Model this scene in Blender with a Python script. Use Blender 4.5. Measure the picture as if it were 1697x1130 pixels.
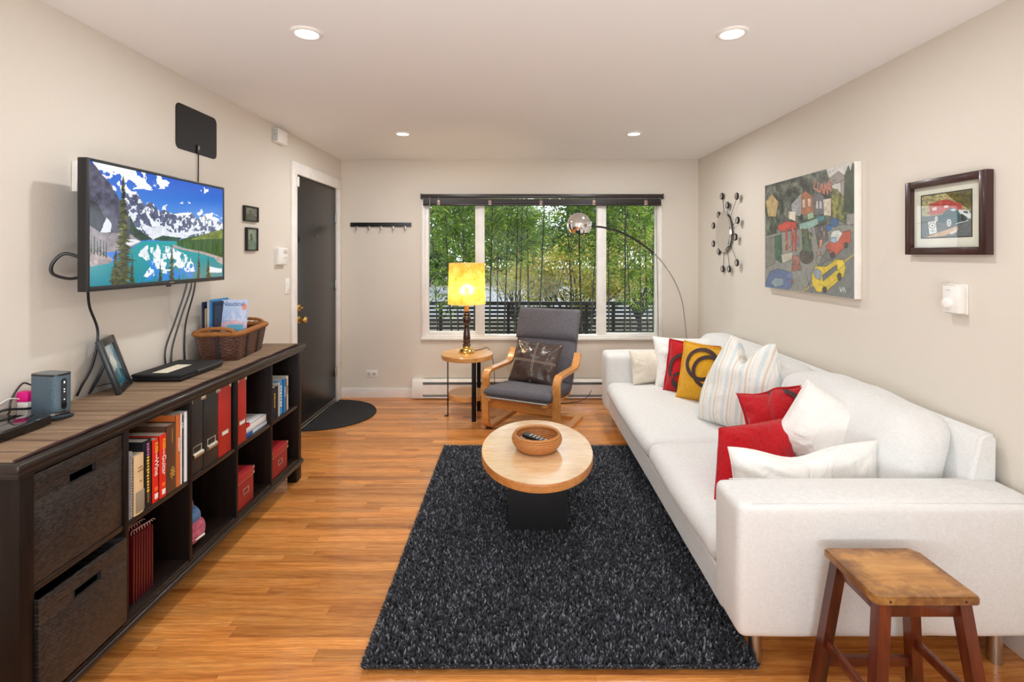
import bpy, bmesh, math, random
import numpy as np
from mathutils import Vector, Matrix, Euler, noise

# ------------------------------------------------------------------ scene, camera, light
sc = bpy.context.scene
for o in list(bpy.data.objects):
    bpy.data.objects.remove(o)
COL = sc.collection
R = math.radians
sc.view_settings.view_transform = 'Standard'
sc.view_settings.look = 'None'
sc.view_settings.gamma = 1.0
sc.view_settings.use_curve_mapping = False
sc.view_settings.exposure = 0.09
sc.cycles.use_denoising = True
sc.cycles.max_bounces = 10
sc.cycles.diffuse_bounces = 6
sc.cycles.glossy_bounces = 5
sc.cycles.transparent_max_bounces = 24
sc.cycles.caustics_reflective = False
sc.cycles.caustics_refractive = False
sc.cycles.sample_clamp_indirect = 6.0

CAM_Z = 1.4556
cd = bpy.data.cameras.new('camera')
cd.sensor_fit = 'HORIZONTAL'
cd.sensor_width = 36.0
cd.lens = 825.0 / 1697.0 * 36.0
cd.shift_x = -8.5 / 1697.0
cd.shift_y = -145.0 / 1697.0
cd.clip_end = 200
cam = bpy.data.objects.new('camera', cd)
cam.location = (0, 0, CAM_Z)
cam.rotation_euler = (R(90), 0, 0)
COL.objects.link(cam)
sc.camera = cam

# bright overcast sky
world = bpy.data.worlds.new('overcast_sky')
sc.world = world
world.use_nodes = True
bg = world.node_tree.nodes['Background']
bg.inputs[0].default_value = (0.90, 0.95, 1.0, 1)
bg.inputs[1].default_value = 3.6


def lamp(name, kind, loc, rot, energy, color, **kw):
    d = bpy.data.lights.new(name, kind)
    d.energy = energy
    d.color = color
    for k, v in kw.items():
        setattr(d, k, v)
    o = bpy.data.objects.new(name, d)
    o.location = loc
    o.rotation_euler = rot
    COL.objects.link(o)
    return o


# veiled sun from behind the house, on the garden only (the roof shades the room)
lamp('sun', 'SUN', (0, -5, 12), (R(42), 0, R(18)), 2.6, (1.0, 0.95, 0.86), angle=R(6))
# added fill light, unseen, set in the opening of the rear wall
lamp('rear_fill', 'AREA', (0.0, -2.50, 1.5), (R(95), 0, 0), 6, (0.90, 0.96, 1.0),
     shape='RECTANGLE', size=1.2, size_y=1.1)
# two added fill lights, unseen behind the camera, bounced off the ceiling
for ux in (-0.5, 0.5):
    lamp('ceiling_bounce_fill', 'AREA', (ux, -0.75, 0.75), (R(156), 0, 0), 36, (0.80, 0.91, 1.0), shape='DISK', size=1.1)
DOWNLIGHTS = [(-0.90, 2.13), (0.92, 2.13), (-0.90, 3.92), (0.92, 3.92), (-0.90, 0.35), (0.92, 0.35), (-0.9, -1.4), (0.92, -1.4)]
CEIL = 2.400
for (lx, ly) in DOWNLIGHTS:
    lamp('downlight_lamp', 'AREA', (lx, ly, CEIL - 0.012), (0, 0, 0), 12.5 if ly > 3 else 7.5 if ly > 1 else 4.0, (0.97, 0.985, 1.0),
         shape='DISK', size=0.088)


# ------------------------------------------------------------------ materials
def s2l(c):
    c = np.asarray(c, float)
    return np.where(c <= 0.04045, c / 12.92, ((c + 0.055) / 1.055) ** 2.4)


def C8(r, g, b):
    l = s2l(np.array([r, g, b]) / 255.0)
    return (float(l[0]), float(l[1]), float(l[2]), 1.0)


class NT:
    """short node tree builder"""
    def __init__(self, name):
        self.m = bpy.data.materials.new(name)
        self.m.use_nodes = True
        self.t = self.m.node_tree
        self.p = self.t.nodes['Principled BSDF']
        self.out = self.t.nodes['Material Output']

    def n(self, typ, **kw):
        nd = self.t.nodes.new(typ)
        for k, v in kw.items():
            setattr(nd, k, v)
        return nd

    def l(self, a, b):
        self.t.links.new(a, b)

    def coords(self, scale=(1, 1, 1), kind='Object', rot=(0, 0, 0), rnd=False):
        tc = self.n('ShaderNodeTexCoord')
        mp = self.n('ShaderNodeMapping')
        mp.inputs['Scale'].default_value = scale
        mp.inputs['Rotation'].default_value = rot
        src = tc.outputs[kind]
        if rnd:
            oi = self.n('ShaderNodeObjectInfo')
            ml = self.n('ShaderNodeMath', operation='MULTIPLY')
            ml.inputs[1].default_value = 37.0
            self.l(oi.outputs['Random'], ml.inputs[0])
            ad = self.n('ShaderNodeVectorMath', operation='ADD')
            self.l(src, ad.inputs[0])
            self.l(ml.outputs[0], ad.inputs[1])
            src = ad.outputs[0]
        self.l(src, mp.inputs['Vector'])
        return mp.outputs[0]

    def noise(self, vec, scale=5, detail=4, rough=0.55, dist=0.0):
        nd = self.n('ShaderNodeTexNoise')
        nd.inputs['Scale'].default_value = scale
        nd.inputs['Detail'].default_value = detail
        nd.inputs['Roughness'].default_value = rough
        nd.inputs['Distortion'].default_value = dist
        self.l(vec, nd.inputs['Vector'])
        return nd.outputs[0]

    def ramp(self, fac, stops):
        nd = self.n('ShaderNodeValToRGB')
        e = nd.color_ramp.elements
        while len(e) < len(stops):
            e.new(0.5)
        for el, (p, c) in zip(e, stops):
            el.position = p
            el.color = c
        self.l(fac, nd.inputs[0])
        return nd.outputs[0]

    def mix(self, fac, a, b, mode='MIX'):
        nd = self.n('ShaderNodeMix', data_type='RGBA', blend_type=mode)
        for sock, v in ((nd.inputs[0], fac), (nd.inputs[6], a), (nd.inputs[7], b)):
            if hasattr(v, 'is_linked'):
                self.l(v, sock)
            else:
                sock.default_value = v
        return nd.outputs[2]

    def bump(self, h, strength=0.2, dist=0.01):
        nd = self.n('ShaderNodeBump')
        nd.inputs['Strength'].default_value = strength
        nd.inputs['Distance'].default_value = dist
        self.l(h, nd.inputs['Height'])
        self.l(nd.outputs[0], self.p.inputs['Normal'])
        return nd


def plain(name, col, rough=0.5, metal=0.0, coat=0.0, spec=None, bump=None, sheen=0.0):
    k = NT(name)
    k.p.inputs['Base Color'].default_value = col
    k.p.inputs['Roughness'].default_value = rough
    k.p.inputs['Metallic'].default_value = metal
    k.p.inputs['Coat Weight'].default_value = coat
    k.p.inputs['Coat Roughness'].default_value = 0.08
    if sheen:
        k.p.inputs['Sheen Weight'].default_value = sheen
    if spec is not None:
        k.p.inputs['Specular IOR Level'].default_value = spec
    # slight real-world unevenness of colour
    v = k.coords()
    f = k.noise(v, 9, 3)
    c = np.array(col[:3])
    k.l(k.ramp(f, [(0.3, tuple(c * 0.94) + (1,)), (0.7, tuple(np.minimum(c * 1.05, 1)) + (1,))]), k.p.inputs['Base Color'])
    if bump:
        b = k.noise(v, bump[0], 3)
        k.bump(b, bump[1], bump[2] if len(bump) > 2 else 0.002)
    return k.m


def wood(name, dark, mid, light, along='X', scale=1.0, rough=0.35, coat=0.0, rnd=True, vary=0.0, bump=0.05, lines=0.5):
    k = NT(name)
    st = 0.09
    sca = {'X': (st, 1, 1), 'Y': (1, st, 1), 'Z': (1, 1, st)}[along]
    v = k.coords(tuple(s * scale for s in sca), rnd=rnd)
    n1 = k.noise(v, 14, 5, 0.6, 0.6)
    base = k.ramp(n1, [(0.28, dark), (0.5, mid), (0.72, light)])
    wv = k.n('ShaderNodeTexWave', wave_type='BANDS', bands_direction='Y' if along != 'Y' else 'X')
    wv.inputs['Scale'].default_value = 13
    wv.inputs['Distortion'].default_value = 19
    wv.inputs['Detail'].default_value = 3
    wv.inputs['Detail Scale'].default_value = 1.1
    k.l(v, wv.inputs['Vector'])
    ln = k.ramp(wv.outputs[1], [(0.0, (1, 1, 1, 1)), (0.55, (0.4, 0.4, 0.4, 1)), (0.85, (0, 0, 0, 1))])
    n3 = k.noise(v, 150, 3, 0.65, 0.3)
    f2 = k.n('ShaderNodeMath', operation='MULTIPLY')
    k.l(ln, f2.inputs[0])
    f2.inputs[1].default_value = lines
    c1 = k.mix(f2.outputs[0], base, dark)
    gr = k.ramp(n3, [(0.36, (0.70, 0.66, 0.62, 1)), (0.56, (1, 1, 1, 1))])
    c2 = k.mix(0.7, c1, gr, 'MULTIPLY')
    if vary:
        oi = k.n('ShaderNodeObjectInfo')
        hs = k.n('ShaderNodeHueSaturation')
        mr = k.n('ShaderNodeMapRange')
        mr.inputs[3].default_value = 1 - vary
        mr.inputs[4].default_value = 1 + vary
        k.l(oi.outputs['Random'], mr.inputs[0])
        k.l(mr.outputs[0], hs.inputs['Value'])
        k.l(c2, hs.inputs['Color'])
        c2 = hs.outputs[0]
    k.l(c2, k.p.inputs['Base Color'])
    k.p.inputs['Roughness'].default_value = rough
    k.p.inputs['Coat Weight'].default_value = coat
    k.p.inputs['Coat Roughness'].default_value = 0.12
    if coat >= 1.0:
        k.p.inputs['Coat IOR'].default_value = 1.85
        k.p.inputs['Coat Roughness'].default_value = 0.2
    k.bump(n3, bump, 0.002)
    return k.m


def fabric(name, c1, c2, scale=260, bump=0.35, rough=0.9, stripes=None, mottled=0.5, sheen=0.15, crease=0.0):
    k = NT(name)
    v = k.coords()
    w1 = k.n('ShaderNodeTexNoise'); w1.inputs['Scale'].default_value = scale; w1.inputs['Detail'].default_value = 2
    vs = k.coords((1, 1, 0.15)); k.l(vs, w1.inputs['Vector'])
    w2 = k.n('ShaderNodeTexNoise'); w2.inputs['Scale'].default_value = scale; w2.inputs['Detail'].default_value = 2
    vt = k.coords((0.15, 0.15, 1)); k.l(vt, w2.inputs['Vector'])
    wm = k.n('ShaderNodeMath', operation='ADD')
    k.l(w1.outputs[0], wm.inputs[0]); k.l(w2.outputs[0], wm.inputs[1])
    hf = k.n('ShaderNodeMath', operation='MULTIPLY'); hf.inputs[1].default_value = 0.5
    k.l(wm.outputs[0], hf.inputs[0])
    big = k.noise(v, 7, 3)
    col = k.ramp(hf.outputs[0], [(0.36, c1), (0.62, c2)])
    sh = k.ramp(big, [(0.3, (0.93, 0.93, 0.93, 1)), (0.7, (1, 1, 1, 1))])
    col = k.mix(mottled, col, sh, 'MULTIPLY')
    if stripes:
        sx = k.n('ShaderNodeSeparateXYZ')
        k.l(v, sx.inputs[0])
        m = k.n('ShaderNodeMath', operation='MULTIPLY'); m.inputs[1].default_value = stripes[0]
        k.l(sx.outputs['XYZ'.index(stripes[1])], m.inputs[0])
        fr = k.n('ShaderNodeMath', operation='FRACT'); k.l(m.outputs[0], fr.inputs[0])
        rp = k.n('ShaderNodeValToRGB'); rp.color_ramp.interpolation = 'CONSTANT'
        e = rp.color_ramp.elements
        while len(e) < len(stripes[2]):
            e.new(0.5)
        for el, (p, c) in zip(e, stripes[2]):
            el.position = p; el.color = c
        k.l(fr.outputs[0], rp.inputs[0])
        col = k.mix(1.0, col, rp.outputs[0], 'MULTIPLY')
    k.l(col, k.p.inputs['Base Color'])
    k.p.inputs['Roughness'].default_value = rough
    k.p.inputs['Sheen Weight'].default_value = sheen
    k.p.inputs['Specular IOR Level'].default_value = 0.2
    b1 = k.bump(hf.outputs[0], bump, 0.0015)
    if crease:
        cr = k.noise(k.coords((1, 1, 0.55)), 11, 2, 0.45, 1.6)
        b2 = k.n('ShaderNodeBump'); b2.inputs['Strength'].default_value = crease; b2.inputs['Distance'].default_value = 0.03
        k.l(cr, b2.inputs['Height']); k.l(b2.outputs[0], b1.inputs['Normal'])
    return k.m


def emit(name, col, strength):
    k = NT(name)
    e = k.n('ShaderNodeEmission')
    e.inputs[0].default_value = col
    e.inputs[1].default_value = strength
    k.l(e.outputs[0], k.out.inputs[0])
    return k.m


def print_mat(name, rough=0.5, emission=0.0, coat=0.0):
    """flat print: colours kept in the mesh's colour attribute"""
    k = NT(name)
    a = k.n('ShaderNodeAttribute', attribute_name='print')
    k.l(a.outputs['Color'], k.p.inputs['Base Color'])
    k.p.inputs['Roughness'].default_value = rough
    k.p.inputs['Coat Weight'].default_value = coat
    k.p.inputs['Coat Roughness'].default_value = 0.06
    if emission:
        k.p.inputs['Base Color'].default_value = (0.01, 0.01, 0.01, 1)
        for ln in list(k.p.inputs['Base Color'].links):
            k.t.links.remove(ln)
        k.l(a.outputs['Color'], k.p.inputs['Emission Color'])
        k.p.inputs['Emission Strength'].default_value = emission
    return k.m


def leaf_mat(name, trans=0.4):
    k = NT(name)
    a = k.n('ShaderNodeAttribute', attribute_name='print')
    k.l(a.outputs['Color'], k.p.inputs['Base Color'])
    k.p.inputs['Roughness'].default_value = 0.5
    tr = k.n('ShaderNodeBsdfTranslucent')
    k.l(a.outputs['Color'], tr.inputs[0])
    mx = k.n('ShaderNodeMixShader')
    mx.inputs[0].default_value = trans
    k.l(k.p.outputs[0], mx.inputs[1]); k.l(tr.outputs[0], mx.inputs[2])
    k.l(mx.outputs[0], k.out.inputs[0])
    return k.m


def glass_pane(name, tint=(0.97, 0.985, 0.98, 1), refl=0.5):
    k = NT(name)
    t = k.n('ShaderNodeBsdfTransparent'); t.inputs[0].default_value = tint
    g = k.n('ShaderNodeBsdfGlossy'); g.inputs['Roughness'].default_value = 0.02
    f = k.n('ShaderNodeLayerWeight'); f.inputs['Blend'].default_value = 0.5
    pw = k.n('ShaderNodeMath', operation='POWER'); pw.inputs[1].default_value = 5.0
    k.l(f.outputs['Facing'], pw.inputs[0])
    ml = k.n('ShaderNodeMath', operation='MULTIPLY_ADD'); ml.inputs[1].default_value = 0.9 * refl; ml.inputs[2].default_value = 0.04 * refl
    k.l(pw.outputs[0], ml.inputs[0])
    mx = k.n('ShaderNodeMixShader')
    k.l(ml.outputs[0], mx.inputs[0]); k.l(t.outputs[0], mx.inputs[1]); k.l(g.outputs[0], mx.inputs[2])
    k.l(mx.outputs[0], k.out.inputs[0])
    return k.m


M = {}


def wall_mat(name, col):
    k = NT(name)
    v = k.coords()
    k.p.inputs['Base Color'].default_value = col
    k.p.inputs['Roughness'].default_value = 0.75
    k.p.inputs['Specular IOR Level'].default_value = 0.25
    b = k.noise(v, 120, 2, 0.5)
    k.bump(b, 0.16, 0.004)
    return k.m


M['wall'] = wall_mat('wall_paint', C8(219, 211, 199))
M['ceiling'] = wall_mat('ceiling_paint', C8(240, 239, 237))
M['trim'] = plain('white_trim', C8(238, 234, 228), 0.4)
M['white_plastic'] = plain('white_plastic', C8(236, 233, 227), 0.4)
M['grey_plastic'] = plain('grey_plastic', C8(190, 188, 184), 0.4)
M['door'] = plain('door_paint', C8(36, 35, 35), 0.3, bump=(40, 0.05))
M['brass'] = plain('brass', C8(205, 165, 90), 0.22, 1.0)
M['steel'] = plain('steel', C8(190, 188, 184), 0.28, 1.0)
M['nickel'] = plain('nickel', C8(222, 214, 200), 0.3, 1.0)
M['chrome'] = plain('chrome', C8(235, 235, 235), 0.03, 1.0)
M['black'] = plain('black_plastic', C8(20, 20, 22), 0.35)
M['black_matte'] = plain('black_matte', C8(26, 25, 26), 0.7)
M['black_gloss'] = plain('black_gloss', C8(12, 12, 14), 0.08, coat=0.4)
M['black_metal'] = plain('black_metal', C8(24, 25, 27), 0.45, 0.3)
M['dark_bezel'] = plain('dark_bezel', C8(58, 60, 62), 0.35, 0.5)
M['espresso'] = wood('espresso_wood', C8(22, 14, 11), C8(32, 22, 17), C8(44, 31, 24), 'Y', 1.2, 0.34, 0.1, lines=0.3)
M['espresso_z'] = wood('espresso_wood_upright', C8(17, 11, 9), C8(26, 17, 13), C8(38, 26, 20), 'Z', 1.2, 0.42, 0.0, lines=0.3)
M['espresso_z'].node_tree.nodes['Principled BSDF'].inputs['Specular IOR Level'].default_value = 0.22
M['birch'] = wood('birch_veneer', C8(196, 128, 62), C8(219, 152, 82), C8(230, 170, 100), 'Y', 1.1, 0.28, 0.25, lines=0.22)
M['birch_x'] = wood('birch_veneer_crosswise', C8(196, 128, 62), C8(219, 152, 82), C8(230, 170, 100), 'X', 1.1, 0.28, 0.25, lines=0.22)
M['tabletop'] = wood('oak_top_sheen', C8(228, 178, 124), C8(241, 203, 156), C8(246, 214, 172), 'X', 0.9, 0.2, 1.0, lines=0.25)  # lighter than the oak itself: window reflection painted into the top
M['table_oak'] = wood('oak_edge', C8(176, 108, 52), C8(204, 134, 70), C8(216, 150, 84), 'X', 0.9, 0.3, 0.3, lines=0.2)  # the oak's own tone, without the painted reflection
M['oak_side'] = wood('oak_side_table', C8(190, 130, 70), C8(221, 163, 98), C8(234, 184, 124), 'X', 1.1, 0.3, 0.4, lines=0.3)
M['floor'] = wood('oak_floor', C8(168, 98, 42), C8(220, 146, 74), C8(234, 166, 94), 'X', 1.0, 0.22, 0.4, vary=0.26, lines=0.34, bump=0.04)
M['stool_top'] = None
M['stool'] = wood('stool_leg_wood', C8(58, 22, 10), C8(98, 40, 18), C8(124, 56, 26), 'Z', 1.0, 0.3, 0.3, lines=0.3)
M['sofa'] = fabric('white_linen', C8(214, 214, 212), C8(226, 226, 224), 420, 0.3, mottled=0.15, crease=.12)
M['pillow_white'] = fabric('white_cotton', C8(229, 227, 222), C8(236, 234, 230), 420, 0.2, mottled=0.15, crease=.55)
M['pillow_cream'] = fabric('cream_cotton', C8(216, 208, 192), C8(228, 220, 206), 420, 0.2, mottled=.2, crease=.5)
M['pillow_red'] = fabric('red_felt', C8(160, 16, 24), C8(192, 26, 36), 300, 0.25, mottled=0.35, crease=.4)
M['pillow_yellow'] = fabric('mustard_felt', C8(200, 142, 26), C8(222, 168, 46), 300, 0.25, crease=.35)
M['felt_brown'] = fabric('brown_felt', C8(56, 40, 40), C8(82, 62, 60), 300, 0.4)
M['pillow_stripe'] = fabric('striped_cotton', C8(230, 227, 220), C8(238, 236, 230), 420, 0.2, mottled=.15, crease=.4, stripes=(11.5, 'X', [
    (0.0, (1, 1, 1, 1)), (0.2, (0.80, 0.90, 0.97, 1)), (0.42, (1, 1, 1, 1)), (0.6, (0.86, 0.78, 0.70, 1)), (0.72, (1, 1, 1, 1)), (0.84, (0.86, 0.93, 0.98, 1)), (0.93, (1, 1, 1, 1))]))
M['chair_grey'] = fabric('grey_upholstery', C8(78, 76, 82), C8(108, 105, 111), 330, 0.4, sheen=0.05, mottled=.2)
# ------------------------------------------------------------------ mesh helpers
def link(o, parent=None):
    COL.objects.link(o)
    if parent is not None:
        o.parent = parent
    return o


def mesh_obj(name, verts, faces, mat, parent=None, smooth=None):
    me = bpy.data.meshes.new(name)
    me.from_pydata([tuple(v) for v in verts], [], faces)
    if mat is not None:
        me.materials.append(mat)
    if smooth is not None:
        me.polygons.foreach_set('use_smooth', [True] * len(me.polygons))
        if smooth < 180:
            me.set_sharp_from_angle(angle=R(smooth))
    me.update()
    return link(bpy.data.objects.new(name, me), parent)


def tag(o, label=None, cat=None, group=None, kind=None):
    if label: o['label'] = label
    if cat: o['category'] = cat
    if group: o['group'] = group
    if kind: o['kind'] = kind
    return o


def thing(name, label, cat, loc=(0, 0, 0), rz=0.0, group=None, rot=None):
    o = bpy.data.objects.new(name, None)
    o.empty_display_size = 0.05
    o.location = loc
    o.rotation_euler = rot if rot else (0, 0, rz)
    COL.objects.link(o)
    return tag(o, label, cat, group)


def shell(name):
    o = bpy.data.objects.new(name, None)
    COL.objects.link(o)
    o['kind'] = 'structure'
    return o


class MB:
    def __init__(self):
        self.v = []; self.f = []

    def add(self, v, f, mat=None):
        b = len(self.v)
        if mat is not None:
            v = [mat @ Vector(p) for p in v]
        self.v += [tuple(p) for p in v]
        self.f += [tuple(i + b for i in q) for q in f]
        return self

    def box(self, c, s, mat=None):
        x, y, z = (k / 2 for k in s)
        v = [(c[0] + a * x, c[1] + b * y, c[2] + d * z) for a in (-1, 1) for b in (-1, 1) for d in (-1, 1)]
        f = [(0, 1, 3, 2), (4, 6, 7, 5), (0, 4, 5, 1), (2, 3, 7, 6), (0, 2, 6, 4), (1, 5, 7, 3)]
        return self.add(v, f, mat)

    def b2(self, lo, hi, mat=None):
        return self.box([(a + b) / 2 for a, b in zip(lo, hi)], [b - a for a, b in zip(lo, hi)], mat)

    def bm(self, bm, mat=None):
        bm.verts.index_update()
        self.add([v.co.copy() for v in bm.verts], [[v.index for v in f.verts] for f in bm.faces], mat)
        bm.free()
        return self

    def rbox(self, c, s, bev=0.004, seg=2, mat=None):
        bm = bmesh.new()
        bmesh.ops.create_cube(bm, size=1.0)
        for v in bm.verts:
            v.co = Vector((v.co.x * s[0], v.co.y * s[1], v.co.z * s[2]))
        bev = min(bev, min(s) * 0.45)
        bmesh.ops.bevel(bm, geom=list(bm.edges), offset=bev, segments=seg, affect='EDGES', profile=0.5)
        for v in bm.verts:
            v.co += Vector(c)
        return self.bm(bm, mat)

    def rb2(self, lo, hi, bev=0.004, seg=2, mat=None):
        return self.rbox([(a + b) / 2 for a, b in zip(lo, hi)], [b - a for a, b in zip(lo, hi)], bev, seg, mat)

    def prism(self, poly, axis, a, b, mat=None):
        """poly in the two remaining axes, in order; extruded from a to b along axis (0,1,2)"""
        n = len(poly)
        v = []
        for t in (a, b):
            for p in poly:
                q = [p[0], p[1]]
                q.insert(axis, t)
                v.append(q)
        f = [tuple(range(n))[::-1], tuple(range(n, 2 * n))] + [(i, (i + 1) % n, n + (i + 1) % n, n + i) for i in range(n)]
        return self.add(v, f, mat)

    def lathe(self, prof, n=32, c=(0, 0, 0), mat=None, sx=1.0, sy=1.0):
        """prof: (radius, z) from bottom to top; radius 0 closes"""
        v = []; rows = []
        for r, z in prof:
            if r <= 1e-6:
                rows.append([len(v)]); v.append((c[0], c[1], c[2] + z))
            else:
                rows.append(list(range(len(v), len(v) + n)))
                v += [(c[0] + sx * r * math.cos(2 * math.pi * i / n), c[1] + sy * r * math.sin(2 * math.pi * i / n), c[2] + z) for i in range(n)]
        f = []
        for A, B in zip(rows, rows[1:]):
            for i in range(n):
                j = (i + 1) % n
                if len(A) == 1 and len(B) > 1: f.append((A[0], B[j], B[i]))
                elif len(B) == 1 and len(A) > 1: f.append((A[i], A[j], B[0]))
                elif len(A) > 1: f.append((A[i], A[j], B[j], B[i]))
        return self.add(v, f, mat)

    def cyl(self, p0, p1, r0, r1=None, n=12):
        return self.tube([p0, p1], [r0, r0 if r1 is None else r1], n)

    def tube(self, pts, r, n=8, closed=False, flat=1.0):
        pts = [Vector(p) for p in pts]
        m = len(pts)
        rs = r if isinstance(r, (list, tuple)) else [r] * m
        tang = []
        for i in range(m):
            a = pts[(i - 1) % m] if (closed or i > 0) else pts[i]
            b = pts[(i + 1) % m] if (closed or i < m - 1) else pts[i]
            d = b - a
            tang.append(d.normalized() if d.length > 1e-9 else Vector((0, 0, 1)))
        up = Vector((0, 0, 1)) if abs(tang[0].z) < 0.9 else Vector((1, 0, 0))
        nx = tang[0].cross(up).normalized()
        v = []
        for i in range(m):
            nx = (nx - tang[i] * nx.dot(tang[i]))
            nx = nx.normalized() if nx.length > 1e-6 else tang[i].orthogonal().normalized()
            ny = tang[i].cross(nx)
            for k in range(n):
                a = 2 * math.pi * k / n
                v.append(pts[i] + nx * (rs[i] * math.cos(a)) + ny * (rs[i] * flat * math.sin(a)))
        f = []
        for i in range(m if closed else m - 1):
            A = i * n; B = ((i + 1) % m) * n
            for k in range(n):
                f.append((A + k, A + (k + 1) % n, B + (k + 1) % n, B + k))
        if not closed:
            f.append(tuple(range(n))[::-1]); f.append(tuple(range((m - 1) * n, m * n)))
        return self.add(v, f)

    def band(self, prof, th, x0, x1, mat=None):
        """laminated strip: polyline (y,z) given thickness th, extruded from x0 to x1"""
        P = [Vector((p[0], p[1])) for p in prof]
        L = []; Rr = []
        for i, p in enumerate(P):
            d = (P[min(i + 1, len(P) - 1)] - P[max(i - 1, 0)]).normalized()
            nn = Vector((-d.y, d.x)) * th / 2
            L.append(p + nn); Rr.append(p - nn)
        v = []
        for x in (x0, x1):
            v += [(x, q.x, q.y) for q in L] + [(x, q.x, q.y) for q in Rr]
        n = len(P); N = 2 * n
        f = []
        for i in range(n - 1):
            f.append((i, i + 1, N + i + 1, N + i))
            f.append((n + i, N + n + i, N + n + i + 1, n + i + 1))
            f.append((i, n + i, n + i + 1, i + 1))
            f.append((N + i, N + i + 1, N + n + i + 1, N + n + i))
        f.append((0, N, N + n, n)); f.append((n - 1, 2 * n - 1, N + 2 * n - 1, N + n - 1))
        return self.add(v, f, mat)

    def build(self, name, mat, parent=None, smooth=35):
        o = mesh_obj(name, self.v, self.f, mat, parent, smooth)
        bm = bmesh.new(); bm.from_mesh(o.data)
        bmesh.ops.recalc_face_normals(bm, faces=bm.faces)
        bm.to_mesh(o.data); bm.free()
        return o


def arc2(c, r, a0, a1, n=8):
    return [(c[0] + r * math.cos(R(a0 + (a1 - a0) * i / n)), c[1] + r * math.sin(R(a0 + (a1 - a0) * i / n))) for i in range(n + 1)]


def spline(pts, n=8):
    """Catmull-Rom through the points"""
    P = [Vector(p) for p in pts]
    P = [P[0] * 2 - P[1]] + P + [P[-1] * 2 - P[-2]]
    out = []
    for i in range(1, len(P) - 2):
        for k in range(n):
            t = k / n
            a, b, c, d = P[i - 1], P[i], P[i + 1], P[i + 2]
            out.append(0.5 * ((2 * b) + (c - a) * t + (2 * a - 5 * b + 4 * c - d) * t * t + (3 * b - a - 3 * c + d) * t ** 3))
    out.append(P[-2])
    return out


def softbox(name, lo, hi, r, mat, parent, crown=0.0, puff=0.0, wr=0.004, seed=0, fn=None, m=12):
    """upholstered block with round edges, crown on top and bulged sides"""
    lo = Vector(lo); hi = Vector(hi)
    c = (lo + hi) / 2; h = (hi - lo) / 2
    def ax(hh):
        rr = min(r, hh * 0.98)
        a = [-hh + rr * (1 - math.cos(R(90 * i / 4))) for i in range(4)]
        b = list(np.linspace(-hh + rr, hh - rr, m))
        return a + b + [-q for q in a[::-1]]
    A = [ax(h.x), ax(h.y), ax(h.z)]
    idx = {}; V = []; F = []
    def vid(p):
        k = tuple(round(q, 6) for q in p)
        if k not in idx:
            idx[k] = len(V); V.append(p)
        return idx[k]
    for axis in range(3):
        u, w = [q for q in range(3) if q != axis]
        for sgn in (-1, 1):
            U, W = A[u], A[w]
            for i in range(len(U) - 1):
                for j in range(len(W) - 1):
                    q = []
                    for (a, b) in ((i, j), (i + 1, j), (i + 1, j + 1), (i, j + 1)):
                        p = [0, 0, 0]; p[axis] = sgn * h[axis]; p[u] = U[a]; p[w] = W[b]
                        q.append(vid(tuple(p)))
                    F.append(tuple(q))
    out = []
    for p in V:
        p = Vector(p)
        rr = [min(r, h[i] * 0.98) for i in range(3)]
        q = Vector([max(-(h[i] - rr[i]), min(h[i] - rr[i], p[i])) for i in range(3)])
        d = p - q
        if d.length > 1e-9:
            dn = Vector([d[i] / rr[i] for i in range(3)]).normalized()
            p = q + Vector([dn[i] * rr[i] for i in range(3)])
        n = [p[i] / h[i] for i in range(3)]
        if crown and p.z > 0:
            p.z += crown * (1 - n[0] ** 2) * (1 - n[1] ** 2) * max(0, n[2])
        if puff:
            p.x += puff * n[0] * (1 - n[1] ** 2) * (1 - n[2] ** 2)
            p.y += puff * n[1] * (1 - n[0] ** 2) * (1 - n[2] ** 2)
        w = noise.noise_vector((p + Vector((seed * 7.3, 0, 0))) * 5.0)
        p += Vector(w) * wr
        p += c
        if fn: p = fn(p)
        out.append(p)
    mb = MB(); mb.add(out, F)
    return mb.build(name, mat, parent, 180)


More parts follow.
